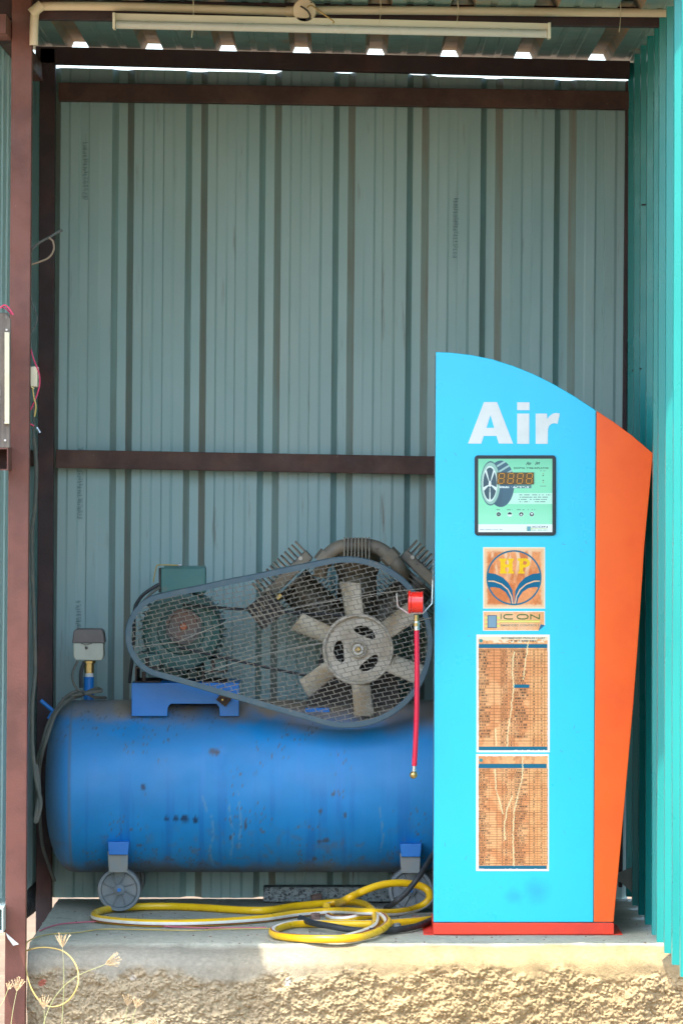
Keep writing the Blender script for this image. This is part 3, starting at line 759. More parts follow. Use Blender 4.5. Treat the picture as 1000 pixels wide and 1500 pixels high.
# emblem sticker
def blotch(X, Y, seed, a=(246,184,128), c=(214,134,82)):
    n = fbm(X*.06, Y*.045, 5, seed); img = np.zeros(X.shape+(3,))+np.array(a, float)
    img = mixc(img, c, sstep(.42, .62, n)*.8); n2 = fbm(X*.5, Y*.5, 3, seed+5); return img*(.93+.14*n2[..., None])
def hp_img(X, Y):
    U = (X-680)*5.36; V = (Y-650)*5.36
    img = blotch(X, Y, 21, (240,158,100), (212,118,62))
    edge = np.minimum(np.minimum(U-147, 630-U), np.minimum(V-815, 1293-V))
    img = mixc(img, (245,205,160), sstep(46, 18, edge+18*(fbm(X*.3, Y*.3, 3, 9)-.5)))
    for cx, w, ph in ((235, 20, 0), (340, 34, 1), (410, 20, 2), (500, 22, 3)):
        d = np.abs(U-cx-14*np.sin(V*.02+ph)); img = mixc(img, (245,205,165), sstep(w, w*.35, d)*sstep(1180, 880, V)*sstep(.3, .55, fbm(X*.25, Y*.08, 3, ph+40))*1.1)
    img = mixc(img, (250,236,200), sstep(9, 5, edge))
    r = np.hypot(U-387, V-1052)
    ins = r < 214
    for sg in (1, -1):
        u = (U-387)*sg+387       # mirror
        up = [(150,1010),(240,1022),(300,1050),(345,1095),(375,1150),(384,1235),(384,1268),(366,1268),(352,1215),(320,1165),(275,1135),(235,1126),(150,1130)]
        img = mixc(img, (0,104,140), inpoly(u, V, up)*ins)
        img = mixc(img, (245,200,150), (segd(u, V, [(150,1078),(230,1080),(290,1102),(340,1145),(368,1200),(378,1262)]) < 4.5)*ins)
    img = mixc(img, (20,112,140), np.abs(r-210) < 6.5)
    def rect(a, bb, c, d): return (U+(V-960)*.0 > a)*(U < c)*(V > bb)*(V < d)
    H = rect(282,905,318,1015)+rect(345,905,376,1015)+rect(300,948,360,972)+rect(272,902,328,918)+rect(336,902,386,918)+rect(278,1002,330,1020)+rect(338,1002,386,1020)
    Pp = rect(428,905,458,1018)+rect(416,900,470,918)+rect(420,1002,470,1020)+((np.hypot((U-470)/44, (V-936)/36) < 1)*(np.hypot((U-470)/20, (V-936)/14) > 1)*(U > 455))
    img = mixc(img, (250,205,20), ((H+Pp) > 0)*(.75+.3*(fbm(X*.9, Y*.9, 2, 3) > .4)))
    return img
print_sheet('emblem_sticker', 707.2, 801.5, 797.8, 891.5, DC-.0006, hp_img, cab, 2.6)
def icon_img(X, Y):
    U = (X-700)*9.09; V = (Y-890)*9.09
    img = blotch(X, Y, 33, (248,196,146), (240,172,112))
    edge = np.minimum(np.minimum(U-62, 888-U), np.minimum(V-45, 312-V))
    img = mixc(img, (255,240,222), sstep(16, 9, edge))
    for y in (135, 190, 245): img = mixc(img, (235,225,120), (np.abs(V-y) < 14)*(((U > 88)&(U < 122))|((U > 248)&(U < 288))))
    img = mixc(img, (38,80,120), (U > 122)*(U < 248)*(V > 100)*(V < 272)); img = mixc(img, (130,165,185), (U > 133)*(U < 238)*(V > 112)*(V < 262))
    img = mixc(img, (240,232,130), (U > 285)*(U < 818)*(V > 172)*(V < 192)); img = mixc(img, (205,190,70), (U > 285)*(U < 818)*((np.abs(V-170) < 3)|(np.abs(V-194) < 3)))
    gcol = (70,110,60); w = 7.5
    strokes = [[(302,90),(302,150)], [(452,93),(385,93),(350,100),(338,122),(350,144),(385,151),(455,151)], [(560,93),(620,93),(652,101),(662,122),(652,143),(620,151),(560,151),(528,143),(517,122),(528,101),(560,93)], [(697,152),(697,93),(812,150),(812,92)]]
    for st in strokes: img = mixc(img, gcol, segd(U, V, st) < w)
    return img
def icon_clip(X, Y): return ~((X-796.2)+(Y-913.6)*.95 > -6.5+6.2)
ic = print_sheet('maker_sticker', 707, 895, 797.5, 924, DC-.0006, icon_img, cab, 3.0, clip=lambda X, Y: (X-797.5)+(Y-924)*1.15 < -9.5)
text_mesh('lettering', 'EMBEDDED CONTROLS', 733, 917.4, 3.0, DC-.0010, ic, mat('sticker_ink_grey', (.22,.23,.17), None, rough=.6), width=56)
b = MB()   # curled corner
q0 = P(797.3, 916, DC-.0008); q1 = P(788, 924, DC-.0008); q2 = P(791.5, 914.5, DC-.006)
b.add([q0, q1, q2], [(0,1,2)]); b.build('curled_corner', mat('sticker_back', (.05,.22,.42), None, rough=.5), ic)

def chart(y0, y1, bars, cracks, small, seed, head):
    def fn(X, Y):
        img = blotch(X, Y, seed, (248,184,126), (224,148,94))
        img = mixc(img, (250,185,120), sstep(770, 780, X)*.5)
        h = fbm(X*.15, Y*.12, 4, seed+9)
        img = mixc(img, (196,132,84), sstep(.55, .75, h)*.6*sstep(y0+60, y0+20, Y))
        inner = (X > 700)*(X < 801.5)
        rows = 3.55 if small else 4.3
        ph = ((Y-y0-18) % rows)
        body = (Y > y0+21)*(Y < y1-9)*inner
        img = mixc(img, (120,72,38), (ph < .62)*body*.62)
        cx_ = [700.4, 723, 733, 737.5, 745, 752, 776, 787, 797, 801] if not small else [700.4, 716, 727, 736, 745, 752, 775, 786, 797, 801]
        for c_ in cx_: img = mixc(img, (120,72,38), (np.abs(X-c_) < .35)*body*.6)
        rid = np.floor((Y-y0-18)/rows)
        t = vnoise(X*2.6, rid*7.3+3, seed+2)
        ln = vnoise(rid*1.7+.5, rid*0+2, seed+3)
        txt = (ph > 1.15)*(ph < rows-.55)*body*(t > .42)
        c1 = (X > 701)*(X < 709+11*ln); c2 = (X > 753)*(X < 763+11*vnoise(rid*2.1+.5, rid*0+7, seed+4))
        cc = ((X > 734)*(X < 736.5)+(X > 739)*(X < 743)+(X > 747)*(X < 750)+(X > 780)*(X < 783)+(X > 791)*(X < 794) > 0)
        lim = 1 if small else (Y < y0+152)
        img = mixc(img, (82,66,50), txt*(c1+c2 > 0)*.8*lim); img = mixc(img, (80,60,45), txt*cc*.65)
        for (a, c_, x0, x1) in bars:
            img = mixc(img, (14,108,138), (Y > a)*(Y < c_)*(X > x0)*(X < x1)*(.86+.2*fbm(X*.6, Y*.8, 3, seed+12)))
        d = np.full(X.shape, 1e9)
        wob = (fbm(X*.0+Y*.35, Y*.35, 3, 66)-.5)*3
        for cr in cracks:
            dd = segd(X+wob, Y, cr); img = mixc(img, (250,235,180), sstep(1.4, .3, dd)*(.45+.5*(fbm(X*.8, Y*.5, 2, 5) > .35)))
        edge = np.minimum(np.minimum(X-697.3, 804.6-X), np.minimum(Y-y0, y1-Y))
        ragged = head*(Y < y0+12)*(fbm(X*.2, Y*.3, 3, seed+20) > .5-.5*sstep(y0+9, y0+4, Y)); img = mixc(img, (250,228,190), ragged)
        img = mixc(img, (60,150,150), (np.hypot(X-704, Y-y0-9) < 2.6))
        tt = (vnoise(X*1.4, Y*0, seed+31) > .4)
        if head: img = mixc(img, (45,60,60), (Y > y0+8.3)*(Y < y0+10.4)*(X > 748)*(X < 787)*tt*.85)
        img = mixc(img, (255,252,240), (edge < 3.1+.8*(fbm(X*.25, Y*.25, 2, 8)-.5)))
        return img
    return fn
ch = print_sheet('pressure_chart_sticker', 697.3, 929.5, 804.6, 1102, DC-.0006,
    chart(929.5, 1102, [(943.5,949.5,700.5,801.3),(1002.5,1007.5,750.5,775),(1093.5,1099,700.5,801)], [[(752,955),(750,985),(752,1004),(748,1040),(743,1075),(743,1093)],[(774,935),(771,955),(768,980),(766,995)],[(725,1068),(727,1092)]], False, 50, 1), cab, 2.2)
text_mesh('lettering', 'RECOMMENDED PRESSURE CHART', 734, 936, 2.6, DC-.0010, ch, ink_m, width=64)
print_sheet('pressure_chart_sticker', 696.8, 1104.5, 803.4, 1276, DC-.0006,
    chart(1104.5, 1276, [(1119,1125,700,800),(1268,1273,700,800)], [[(724,1127),(726,1155),(733,1180),(736,1192)],[(765,1110),(764,1140),(757,1170),(752,1190),(751,1225),(752,1268)],[(750,1166),(742,1185),(738,1210),(739,1230)]], True, 80, 0), cab, 2.2)

# ------------------------------------------------------------------ hanging hose and hook
hook = MB(); dh = 13.42
hook.tube(smoothpath([P(580.5,869,dh), P(582,886,dh)], 2)+[P(583.5,889,dh), P(597,898.3,dh), P(619,898.3,dh), P(632.5,884,dh), P(633.3,850,dh), P(634.2,818,dh+.05)], .0021, 8)
ho = hook.build('hose_hook', steel_m, cab, smooth=True)
hs = thing('tyre_hose', 'short red air hose with brass ball end hanging on the wire hook', 'hose', P(608, 1010, dh))
b = MB(); c = P(597.5, 882, dh-.0); rr = .0305
b.lathe([(rr*.99, 0), (rr*1.04, .002), (rr*1.04, .006), (rr*.94, .008), (rr*.94, .033), (rr*.98, .036), (rr*.98, .040), (rr*.7, .041)], Matrix.Translation(c) @ Matrix.Rotation(R(90), 4, 'Y'), 32)
b.build('cap', redplastic_m, hs, smooth=True)
b = MB(); b.lathe([(.0065, 0), (.0065, .022), (.0085, .022), (.0085, .030), (.0058, .031), (.0058, .037), (.0075, .038), (.0075, .042)][::-1], Matrix.Translation(P(609.5, 901, dh)) @ Matrix.Rotation(R(180), 4, 'X'), 6+10)
b.build('connector', brass_m, hs, smooth=True)
b = MB(); b.tube(smoothpath([P(610, 921, dh), P(610.5, 980, dh), P(610, 1040, dh), P(608.5, 1085, dh), P(606.5, 1122, dh)], 6), .0071, 14); b.build('hose', redhose_m, hs, smooth=True)
b = MB(); b.tube([P(606.6, 1119, dh), P(606, 1130, dh)], .0056, 12); b.build('ferrule', steel_m, hs, smooth=True)
b = MB(); b.tube([P(610, 910, dh), P(610, 923, dh)], .0082, 12); b.build('ferrule', steel_m, hs, smooth=True)
b = MB(); c = P(605.3, 1135, dh); prof = [(.0001, -.0108)]+[(.0108*math.sin(a), -.0108*math.cos(a)) for a in np.linspace(.2, 2.9, 10)]
b.lathe(prof, Matrix.Translation(c), 16); b.build('ball_end', brass_m, hs, smooth=True)

# ------------------------------------------------------------------ compressor
comp = thing('air_compressor', 'dusty blue belt driven air compressor tank on wheels with mesh belt guard', 'compressor', (-.15, .86, 0))
DT = 14.36; UT = DT/F; TR = 126*UT; tcz = P(0, 1151, DT).z; TY = DT-CAMD
def build_tank():
    xl = P(68, 0, DT).x; xr = P(706, 0, DT).x; dome = .088
    prof = []
    for k in range(20):
        a = k/20*math.pi/2; prof.append((xl+dome*(1-math.cos(a))**1.0, TR*math.sin(a)**.72))
    nb = 300
    seams = (P(109, 0, DT).x, P(665, 0, DT).x, P(388,0,DT).x+.0)
    for k in range(nb+1):
        x = xl+dome+(xr-dome-xl-dome)*k/nb; r = TR
        for s_ in seams[:2]:
            d = abs(x-s_)
            if d < .003: r += .0012
        prof.append((x, r))
    for k in range(19, -1, -1):
        a = k/20*math.pi/2; prof.append((xr-dome*(1-math.cos(a)), TR*math.sin(a)**.72))
    n = 192; vs = []; 
    for x, r in prof:
        for j in range(n):
            a = 2*math.pi*j/n; vs.append((x, TY+r*math.cos(a), tcz+r*math.sin(a)))
    k_ = len(prof); fs = [(i*n+j, i*n+(j+1)%n, (i+1)*n+(j+1)%n, (i+1)*n+j) for i in range(k_-1) for j in range(n)]
    me = bpy.data.meshes.new('tank'); me.from_pydata(vs, [], [f[::-1] for f in fs]); me.shade_smooth()
    V = np.array(vs); px = V[:,0]/UT+500; py = (CAMZ-V[:,2])/UT+HOR; h = (V[:,2]-tcz)/TR
    front = V[:,1] < TY
    base = np.zeros((len(V), 3))+np.array((.010,.25,.59))
    n1 = fbm(px*.02, py*.03, 5, 3); base = base*(.88+.24*n1[:,None])
    def mx(mask, col, k=1.0):
        nonlocal base
        m = np.clip(mask*k, 0, 1)[:,None]; base = base*(1-m)+np.array(col)*m
    st = fbm(px*.09, py*.008, 4, 12)
    mx(sstep(.56, .74, st)*sstep(-.98, .2, h)*front, (.030,.25,.62), .45)
    st = fbm(px*.12, py*.006, 4, 72)
    mx(sstep(.56, .72, st)*front*sstep(.5,-.5,h), (.008,.14,.46), .5)
    # settled dust on top, grime on the lower flank
    mx(sstep(.76, .97, h+.25*(fbm(px*.03, py*.05, 4, 8)-.5)), (.30,.235,.15), .95)
    mx(sstep(.60, .93, h+.22*(fbm(px*.03, py*.05, 4, 88)-.5))*sstep(370, 450, px), (.28,.22,.15), .85)
    mx(sstep(.70, .92, h+.1*(fbm(px*.1, py*.1, 4, 89)-.5))*sstep(26, 4, np.minimum(np.abs(px-193), np.minimum(np.abs(px-350), np.abs(px-284)))), (.28,.22,.15), .7)
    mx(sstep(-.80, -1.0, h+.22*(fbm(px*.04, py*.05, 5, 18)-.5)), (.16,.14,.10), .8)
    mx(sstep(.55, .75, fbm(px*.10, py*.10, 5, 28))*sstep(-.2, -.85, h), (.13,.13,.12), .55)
    mx(sstep(.3, 1.0, h)*sstep(.45,.7,fbm(px*.015, py*.03, 4, 91)), (.13,.19,.26), .5)
    mx(sstep(120, 68, px), (.17,.16,.13), .55)
    # chips and smudges where the photo shows them
    for (cx, cy, rx, ry) in ((262,1191,4,5),(274,1191,7,6),(290,1193,4,7),(248,1190,5,3),(478,1223,7,3),(468,1225,5,3),(505,1185,3,5),(362,1201,2,8),(316,1095,9,5),(320,1096,5,4),(461,1252,4,4),(215,1145,4,6),(340,1220,3,5),(470,1180,3,5),(488,1155,3,4)):
        d = np.hypot((px-cx)/rx, (py-cy)/ry)+.7*(fbm(px*.5, py*.5, 3, 4)-.5)
        mx(sstep(1.1, .6, d)*front, (.012,.02,.05) if cy < 1215 and cx < 300 else (.07,.075,.08), .85)
    for pts in ([(313,1185),(316,1215),(309,1240),(314,1262)],[(352,1150),(355,1190),(352,1235)],[(338,1170),(344,1215),(340,1250)],[(555,1175),(560,1215),(556,1240)],[(300,1155),(306,1180)]):
        d = segd(px+3*(fbm(px*.2, py*.2, 3, 1)-.5), py, pts); mx(sstep(2.2, .8, d)*front*(fbm(px*.3, py*.25, 3, 2) > .42), (.10,.30,.52), .8)
    sp = fbm(px*.45, py*.45, 2, 55); mx(sstep(.74, .80, sp)*sstep(.52,.62,fbm(px*.02,py*.02,3,56))*front, (.10,.11,.12), .9)
    for s_ in (109,): mx(sstep(1.8, .8, np.abs(px-s_)), (.12,.17,.22), .75)
    set_print(me, np.clip(base, .004, .8)); me.materials.append(tank_m)
    o = bpy.data.objects.new('tank', me); COL.objects.link(o); o.parent = comp; me.transform(Matrix.Translation(-world_loc(comp)))
    return o
tank = build_tank()
def ppoly(pts, D): return [pz(x, y, D) for x, y in ccw(pts)]
# saddle plate under the motor (blue channel with a notch)
b = MB(); D = 14.20
outer = [(193,1000.5),(350,1000.5),(350,1049),(322,1049),(321,1036),(317,1031),(250,1031),(246,1036),(245,1049),(193,1049)]
b.prism(ppoly(outer, D), D-CAMD, D-CAMD+.005)
b.prism([pz(193, 1004.5, D), pz(350, 1004.5, D), pz(350, 1000.5, D), pz(193, 1000.5, D)], D-CAMD+.005, D-CAMD+.29)
b.build('motor_saddle', blue_m, comp, bevel=.0015)
b = MB(); D = 14.24; b.prism(ppoly([(447,1037),(482,1037),(484,1062),(446,1062)], D), D-CAMD, D-CAMD+.26); b.build('pump_saddle', blue_m, comp, bevel=.0015)
b = MB(); D = 14.185; M_ = Matrix.Rotation(R(38), 4, 'Y'); b.box(P(329, 1023, D), (.034, .004, .036), M_); b.build('guard_bracket', rustplate_m, comp)
b = MB()
for (x, y) in ((326, 1025), (333, 1018)): b.tube([P(x, y, D-.002), P(x, y, D-.009)], .0028, 6)
b.build('bolt', brass_m, comp)
# lugs, lever, seam
b = MB(); D = 14.30; b.tube([P(60, 1026, D), P(80, 1043, D)], .0062, 12); b.tube([P(80, 1042, D), P(73, 1054, D)], .009, 10); b.build('drain_lever', blue_m, comp, smooth=True)
# wheels
def wheel(cx, cy, rpx, D):
    c = P(cx, cy, D); r = rpx*D/F
    Mx = Matrix.Translation(c) @ Matrix.Rotation(R(90), 4, 'X')
    b = MB(); b.lathe([(r*.80, -.030), (r*.97, -.028), (r, -.020), (r, .004), (r*.97, .010), (r*.84, .010), (r*.80, .004), (r*.80, -.02)], Mx, 48, caps=False)
    w = b.build('wheel', wheel_m, comp, smooth=True)
    b = MB(); b.lathe([(.0001, .0), (r*.80, .0), (r*.80, -.016), (.0001, -.016)][::-1], Mx, 40); b.build('disc', wheel_m, w, smooth=True)
    b = MB(); b.lathe([(r*.24, 0), (r*.24, .010), (r*.16, .012), (.0001, .012)], Mx, 24); b.build('hub', wheel_m, w, smooth=True)
    for k in range(8):
        a = R(45*k+20); u = Vector((math.cos(a), 0, math.sin(a)))
        for s_ in (-1, 1):
            b = MB(); off = Vector((-u.z, 0, u.x))*.0026*s_
            b.tube([c+u*r*.2+off*1.7+Vector((0,-.003,0)), c+u*r*.82+off*.8+Vector((0,-.003,0))], .0022, 6); 
            if s_ == 1: b.build('spoke', wheel_m, w)
    b = MB(); b.tube([c+Vector((0,-.008,0)), c+Vector((0,-.018,0))], .006, 6); b.build('axle_nut', blue_m, w)
def caster(cx, D, ytop, cy, rpx, m):
    wheel(cx, cy, rpx, D)
    a = D-CAMD
    a -= .055
    b = MB(); b.prism(ppoly([(cx-16, ytop+14), (cx+14, ytop+14), (cx+13, cy-27), (cx-14, cy-27)], D), a+.006, a+.012)
    b.build('wheel_bracket', m, comp, bevel=.001)
    b = MB(); b.prism(ppoly([(cx-16, ytop), (cx+16, ytop), (cx+14, ytop+19), (cx-14, ytop+19)], D), a-.002, a+.06)
    b.build('bracket_cap', blue_m, comp, bevel=.002)
caster(175, 14.18, 1231, 1303, 32, bracket_m)
caster(601, 14.18, 1234, 1304, 33, bracket_m)
caster(182, 14.56, 1250, 1288, 31, bracket_m)
caster(604, 14.56, 1250, 1288, 31, bracket_m)

# motor
Dm = 14.26; mc = P(266, 924, Dm); mr = 59*Dm/F
My = Matrix.Translation(mc) @ Matrix.Rotation(R(90), 4, 'X')
b = MB(); b.lathe([(mr*.9, -.30), (mr*.98, -.28), (mr*.98, .0), (mr*.94, .012), (mr*.80, .020), (mr*.76, .016), (mr*.60, .016), (mr*.56, .024), (mr*.34, .028), (mr*.32, .020), (.0001, .020)], My, 64)
motor = b.build('motor', green_m, comp, smooth=True)
for k in range(30):
    a = R(12*k); u = Vector((math.cos(a), 0, math.sin(a))); b = MB()
    Mr = Matrix.Rotation(-a, 4, 'Y')
    b.box(mc+u*(mr*1.03)+Vector((0, .13, 0)), (.011, .22, .0026), Mr); b.build('cooling_fin', green_m, motor)
for k in range(5):
    a = R(72*k+30); u = Vector((math.cos(a), 0, math.sin(a))); b = MB()
    b.box(mc+u*mr*.66+Vector((0, -.018, 0)), (mr*.62, .006, .006), Matrix.Rotation(-a, 4, 'Y')); b.build('end_shield_rib', green_m, motor)
# motor pulley
pulley_m = mat('rusty_pulley', (.13,.125,.115), (.20,.12,.09), 22, .4, .7, .6, .3)
b = MB(); pr_ = 26*Dm/F; b.lathe([(pr_*.9, .025), (pr_, .03), (pr_, .036), (pr_*.86, .046), (pr_, .056), (pr_, .062), (pr_*.85, .064), (pr_*.8, .056), (.0001, .056)], Matrix.Translation(P(270,917,Dm)) @ Matrix.Rotation(R(90), 4, 'X'), 40)
pu = b.build('motor_pulley', pulley_m, comp, smooth=True)
b = MB(); b.lathe([(.011, .056), (.011, .070), (.008, .074), (.0001, .074)], Matrix.Translation(P(270,917,Dm)) @ Matrix.Rotation(R(90), 4, 'X'), 20)
b.build('hub', mat('orange_rust', (.50,.17,.085), (.38,.13,.07), 60, .4, .7, .7), pu, smooth=True)
b = MB()   # terminal box
D = 14.24; a = P(236, 832, D); c = P(301, 868, D)
b.box2((a.x, a.y, c.z), (c.x, a.y+.10, a.z)); b.build('terminal_box', green2_m, motor, bevel=.002)
b = MB(); a2 = P(232.5, 833, D); b.box2((a2.x, a2.y+.004, c.z-.0), (a.x-.0008, a.y+.1, a.z-.001)); b.build('box_dark_side', dark_m, motor)  # dark slab forming the left side of the terminal box
b = MB(); a3 = P(240, 829.5, D); b.box2((a3.x, a3.y+.012, a.z+.0003), (c.x-.002, a3.y+.09, a3.z)); b.build('box_lid', green2_m, motor)
# feet and slide rails
b = MB(); D = 14.23
b.box2((P(201,0,D).x, D-CAMD, P(0,976,D).z), (P(234,0,D).x, D-CAMD+.22, P(0,958,D).z)); b.box2((P(300,0,D).x, D-CAMD, P(0,982,D).z), (P(331,0,D).x, D-CAMD+.22, P(0,966,D).z))
b.build('motor_foot', green_m, motor, bevel=.001)
b = MB()
for (x0, x1, yt) in ((198, 235, 977), (296, 332, 983)):
    a = P(x0, yt, D); c = P(x1, 1000, D); y_ = D-CAMD
    b.box2((a.x, y_, a.z-.0045), (c.x, y_+.25, a.z)); b.box2((a.x, y_, c.z), (a.x+.0045, y_+.25, a.z-.0046)); b.box2((a.x+.0046, y_, c.z+.0002), (c.x, y_+.25, c.z+.004))
b.build('slide_rail', rustplate_m, comp)
for (x, y) in ((211, 992), (216, 972), (312, 975)):
    b = MB(); b.tube([P(x, y+6, D-.001), P(x, y-8, D-.001)], .006, 6); b.build('rail_bolt', rustplate_m, comp)

# pump: crankcase, three finned cylinders, heads
Dp = 14.34; pc = P(523, 950, Dp); U = Dp/F
b = MB(); b.lathe([(38*U, -.16), (52*U, -.14), (52*U, .06), (40*U, .08), (.0001, .08)], Matrix.Translation(pc) @ Matrix.Rotation(R(90), 4, 'X'), 40)
b.prism(ppoly([(470,960),(576,960),(590,1042),(445,1042)], Dp), Dp-CAMD-.06, Dp-CAMD+.14)
crank = b.build('crankcase', dark_m, comp, smooth=True, bevel=.003)
for ang in (47, 90, 134):
    a = R(ang); u = Vector((math.cos(a), 0, math.sin(a)))
    base = pc+u*48*U
    Mx = Matrix.Translation(base) @ u.to_track_quat('Z', 'Y').to_matrix().to_4x4()
    b = MB(); b.lathe([(30*U, 0), (27*U, 88*U), (.0001, 88*U)], Mx, 32)
    cyl = b.build('cylinder', fin_m, comp, smooth=True)
    nf = 15 if ang != 90 else 3
    for k in range(nf):
        h = (6+5.6*k)*U; rad = (47+2*math.sin(k*2.1))*U if ang != 90 else (22-k)*U
        f = MB(); f.lathe([(rad*.6, h), (rad, h+.0006), (rad, h+.0018), (rad*.6, h+.0022)], Mx, 28)
        f.build('cooling_fin', fin_m, cyl, smooth=True)
    if ang != 90:
        f = MB(); f.box(base+u*100*U, (92*U, .15, 16*U), Matrix.Rotation(-(a-math.pi/2), 4, 'Y')); head = f.build('cylinder_head', fin_m, comp, bevel=.004)
        w = Vector((-u.z, 0, u.x))
        for k in range(13):
            f = MB(); f.box(base+u*(114-.0*k)*U+w*(k-6)*7.3*U, (2.2*U, .13, 28*U), Matrix.Rotation(-(a-math.pi/2), 4, 'Y')); f.build('head_fin', fin_m, head)
        f = MB()
        for s_ in (-1, 1): f.tube([base+u*105*U+w*s_*33*U+Vector((0,-.075,0)), base+u*105*U+w*s_*33*U+Vector((0,-.085,0))], .0065, 6)
        f.build('head_bolt', cast_m, head)
    else:
        f = MB(); f.lathe([(18*U, 38*U), (30*U, 62*U), (34*U, 72*U), (34*U, 92*U), (24*U, 100*U)], Mx, 24); f.build('cylinder_head', fin_m, comp, smooth=True)
# finned intercooler pipe over the top
Di = 14.22
pp = smoothpath([P(468,846,Di), P(472,828,Di), P(480,813,Di), P(493,803,Di), P(508,799,Di), P(524,798,Di), P(540,799,Di), P(556,804,Di), P(571,815,Di), P(584,830,Di), P(592,848,Di+.06)], 6)
b = MB(); b.tube(pp, 10*Di/F, 18); pipe_m = mat('dusty_pipe', (.20,.18,.135), (.27,.22,.15), 18, .4, .66, .6, .1, .2, 120, c3=(.09,.07,.05), s3=40, lo3=.6, hi3=.72)
ip = b.build('intercooler_pipe', pipe_m, comp, smooth=True)
for q_ in ([P(470,825,Di), P(481,812,Di)], [P(566,810,Di), P(577,821,Di)]):
    b = MB(); b.tube(q_, 14*Di/F, 8); b.build('pipe_collar', pipe_m, ip, smooth=True)
for k in range(8):
    f = MB(); x = 504+5.2*k; f.box(P(x, 808, Di), (2.0*U, .07, 42*U), Matrix.Rotation(R(random.uniform(-1.5, 1.5)), 4, 'Y')); f.build('pipe_fin', fin_m, ip)
# small finned air filter block
D = 14.24; M_ = Matrix.Rotation(R(-38), 4, 'Y'); b = MB(); c = P(390, 893, D); b.box(c, (44*U, .08, 40*U), M_); af = b.build('filter_block', dark_m, comp, bevel=.003)
for k in range(5):
    f = MB(); f.box(c+(M_ @ Vector(((k-2)*8.5*U, -.044, 0))), (2.6*U, .012, 40*U), M_); f.build('filter_fin', fin_m, af)
b = MB(); b.tube([P(401,881,D), P(412,871,D)], .0095, 6); b.tube([P(396,885,D), P(402,880,D)], .006, 10); b.build('brass_fitting', brass_m, comp)
b = MB(); b.tube([P(404,879,D), P(430,862,D+.05)], .008, 10); b.build('connecting_pipe', dark_m, comp)

# flywheel fan
Dw = 14.165; fc = P(524, 951, Dw); W = Dw/F
b = MB(); b.lathe([(47*W, -.045), (52*W, -.04), (52.5*W, .006), (51*W, .010), (48.5*W, .010), (47*W, .006), (47*W, -.04)], Matrix.Translation(fc) @ Matrix.Rotation(R(90), 4, 'X'), 72, caps=False)
fw = b.build('flywheel', cast_m, comp, smooth=True)
holes = [(R(67), 28, 16.5, 7.5), (R(187), 28, 16.5, 7.5), (R(309), 28, 16.5, 7.5)]
b = MB(); nr, na = 36, 160; vs = []
for i in range(nr+1):
    r = 6+(47.5-6)*i/nr
    for j in range(na):
        a = 2*math.pi*j/na; dd = .0022*math.cos((r-28)/22*math.pi)
        vs.append(fc+Vector((r*W*math.cos(a), .006-dd*.8, r*W*math.sin(a))))
fs = []
for i in range(nr):
    for j in range(na):
        r = 6+(47.5-6)*(i+.5)/nr; a = 2*math.pi*(j+.5)/na; skip = False
        for (ha, hr, hl, hw) in holes:
            x, y = r*math.cos(a-ha)-hr, r*math.sin(a-ha)
            x += .010*y*y
            if (x/hw)**2+(y/hl)**2 < 1: skip = True
        if not skip: fs.append((i*na+j, i*na+(j+1)%na, (i+1)*na+(j+1)%na, (i+1)*na+j))
b.add(vs, fs); o = b.build('web_plate', cast_m, fw, smooth=True); so = o.modifiers.new('t', 'SOLIDIFY'); so.thickness = .008; so.offset = 0
b = MB(); b.lathe([(13*W, 0), (13*W, .010), (11*W, .013), (8.5*W, .010), (8*W, .008), (.0001, .008)], Matrix.Translation(fc) @ Matrix.Rotation(R(90), 4, 'X'), 32); hb = b.build('hub', cast_m, fw, smooth=True)
b = MB(); b.lathe([(8*W, .010), (8*W, .016), (.0001, .016)], Matrix.Translation(fc) @ Matrix.Rotation(R(90), 4, 'X'), 24); b.build('washer', mat('zinc_washer', (.45,.46,.42), None, rough=.4, metal=.6), hb)
b = MB(); b.lathe([(4.8*W, .015), (4.8*W, .024), (3.2*W, .026), (.0001, .026)], Matrix.Translation(fc) @ Matrix.Rotation(R(90), 4, 'X'), 6); b.build('nut', brass_m, hb)
for k, deg in enumerate((95, 33, -24, -86, 215, 154)):
    a = R(deg); u = Vector((math.cos(a), 0, math.sin(a))); w = Vector((-u.z, 0, u.x))
    nu, nv = 14, 10; vs = []
    for i in range(nu+1):
        t = i/nu; r = 47+(101-47)*t
        for j in range(nv+1):
            s_ = j/nv*2-1
            half = 12.6+1.8*t
            rr_ = r - (0 if t < .85 else (t-.85)/.15*5*(1-s_)*.5)
            p = fc+u*rr_*W+w*(s_*half+2.5*t)*W
            p.y += .010+.013*s_*1.0-.010*(1-s_*s_)*1.0
            vs.append(p)
    b = MB(); b.add(vs, [(i*(nv+1)+j, i*(nv+1)+j+1, (i+1)*(nv+1)+j+1, (i+1)*(nv+1)+j) for i in range(nu) for j in range(nv)])
    o = b.build('fan_blade', cast2_m, fw, smooth=True); so = o.modifiers.new('t', 'SOLIDIFY'); so.thickness = .004
# belts
for (a_, b_) in (((268,886),(523,902)), ((262,948),(505,1001))):
    f = MB()
    for off in (0,):
        A = P(a_[0], a_[1], 14.21); B = P(b_[0], b_[1], 14.19)
        mid = (A+B)/2+Vector((0,0,-.003)); f.tube(smoothpath([A, mid, B], 8), .0042, 8)
    f.build('drive_belt', rubber_m, comp, smooth=True)

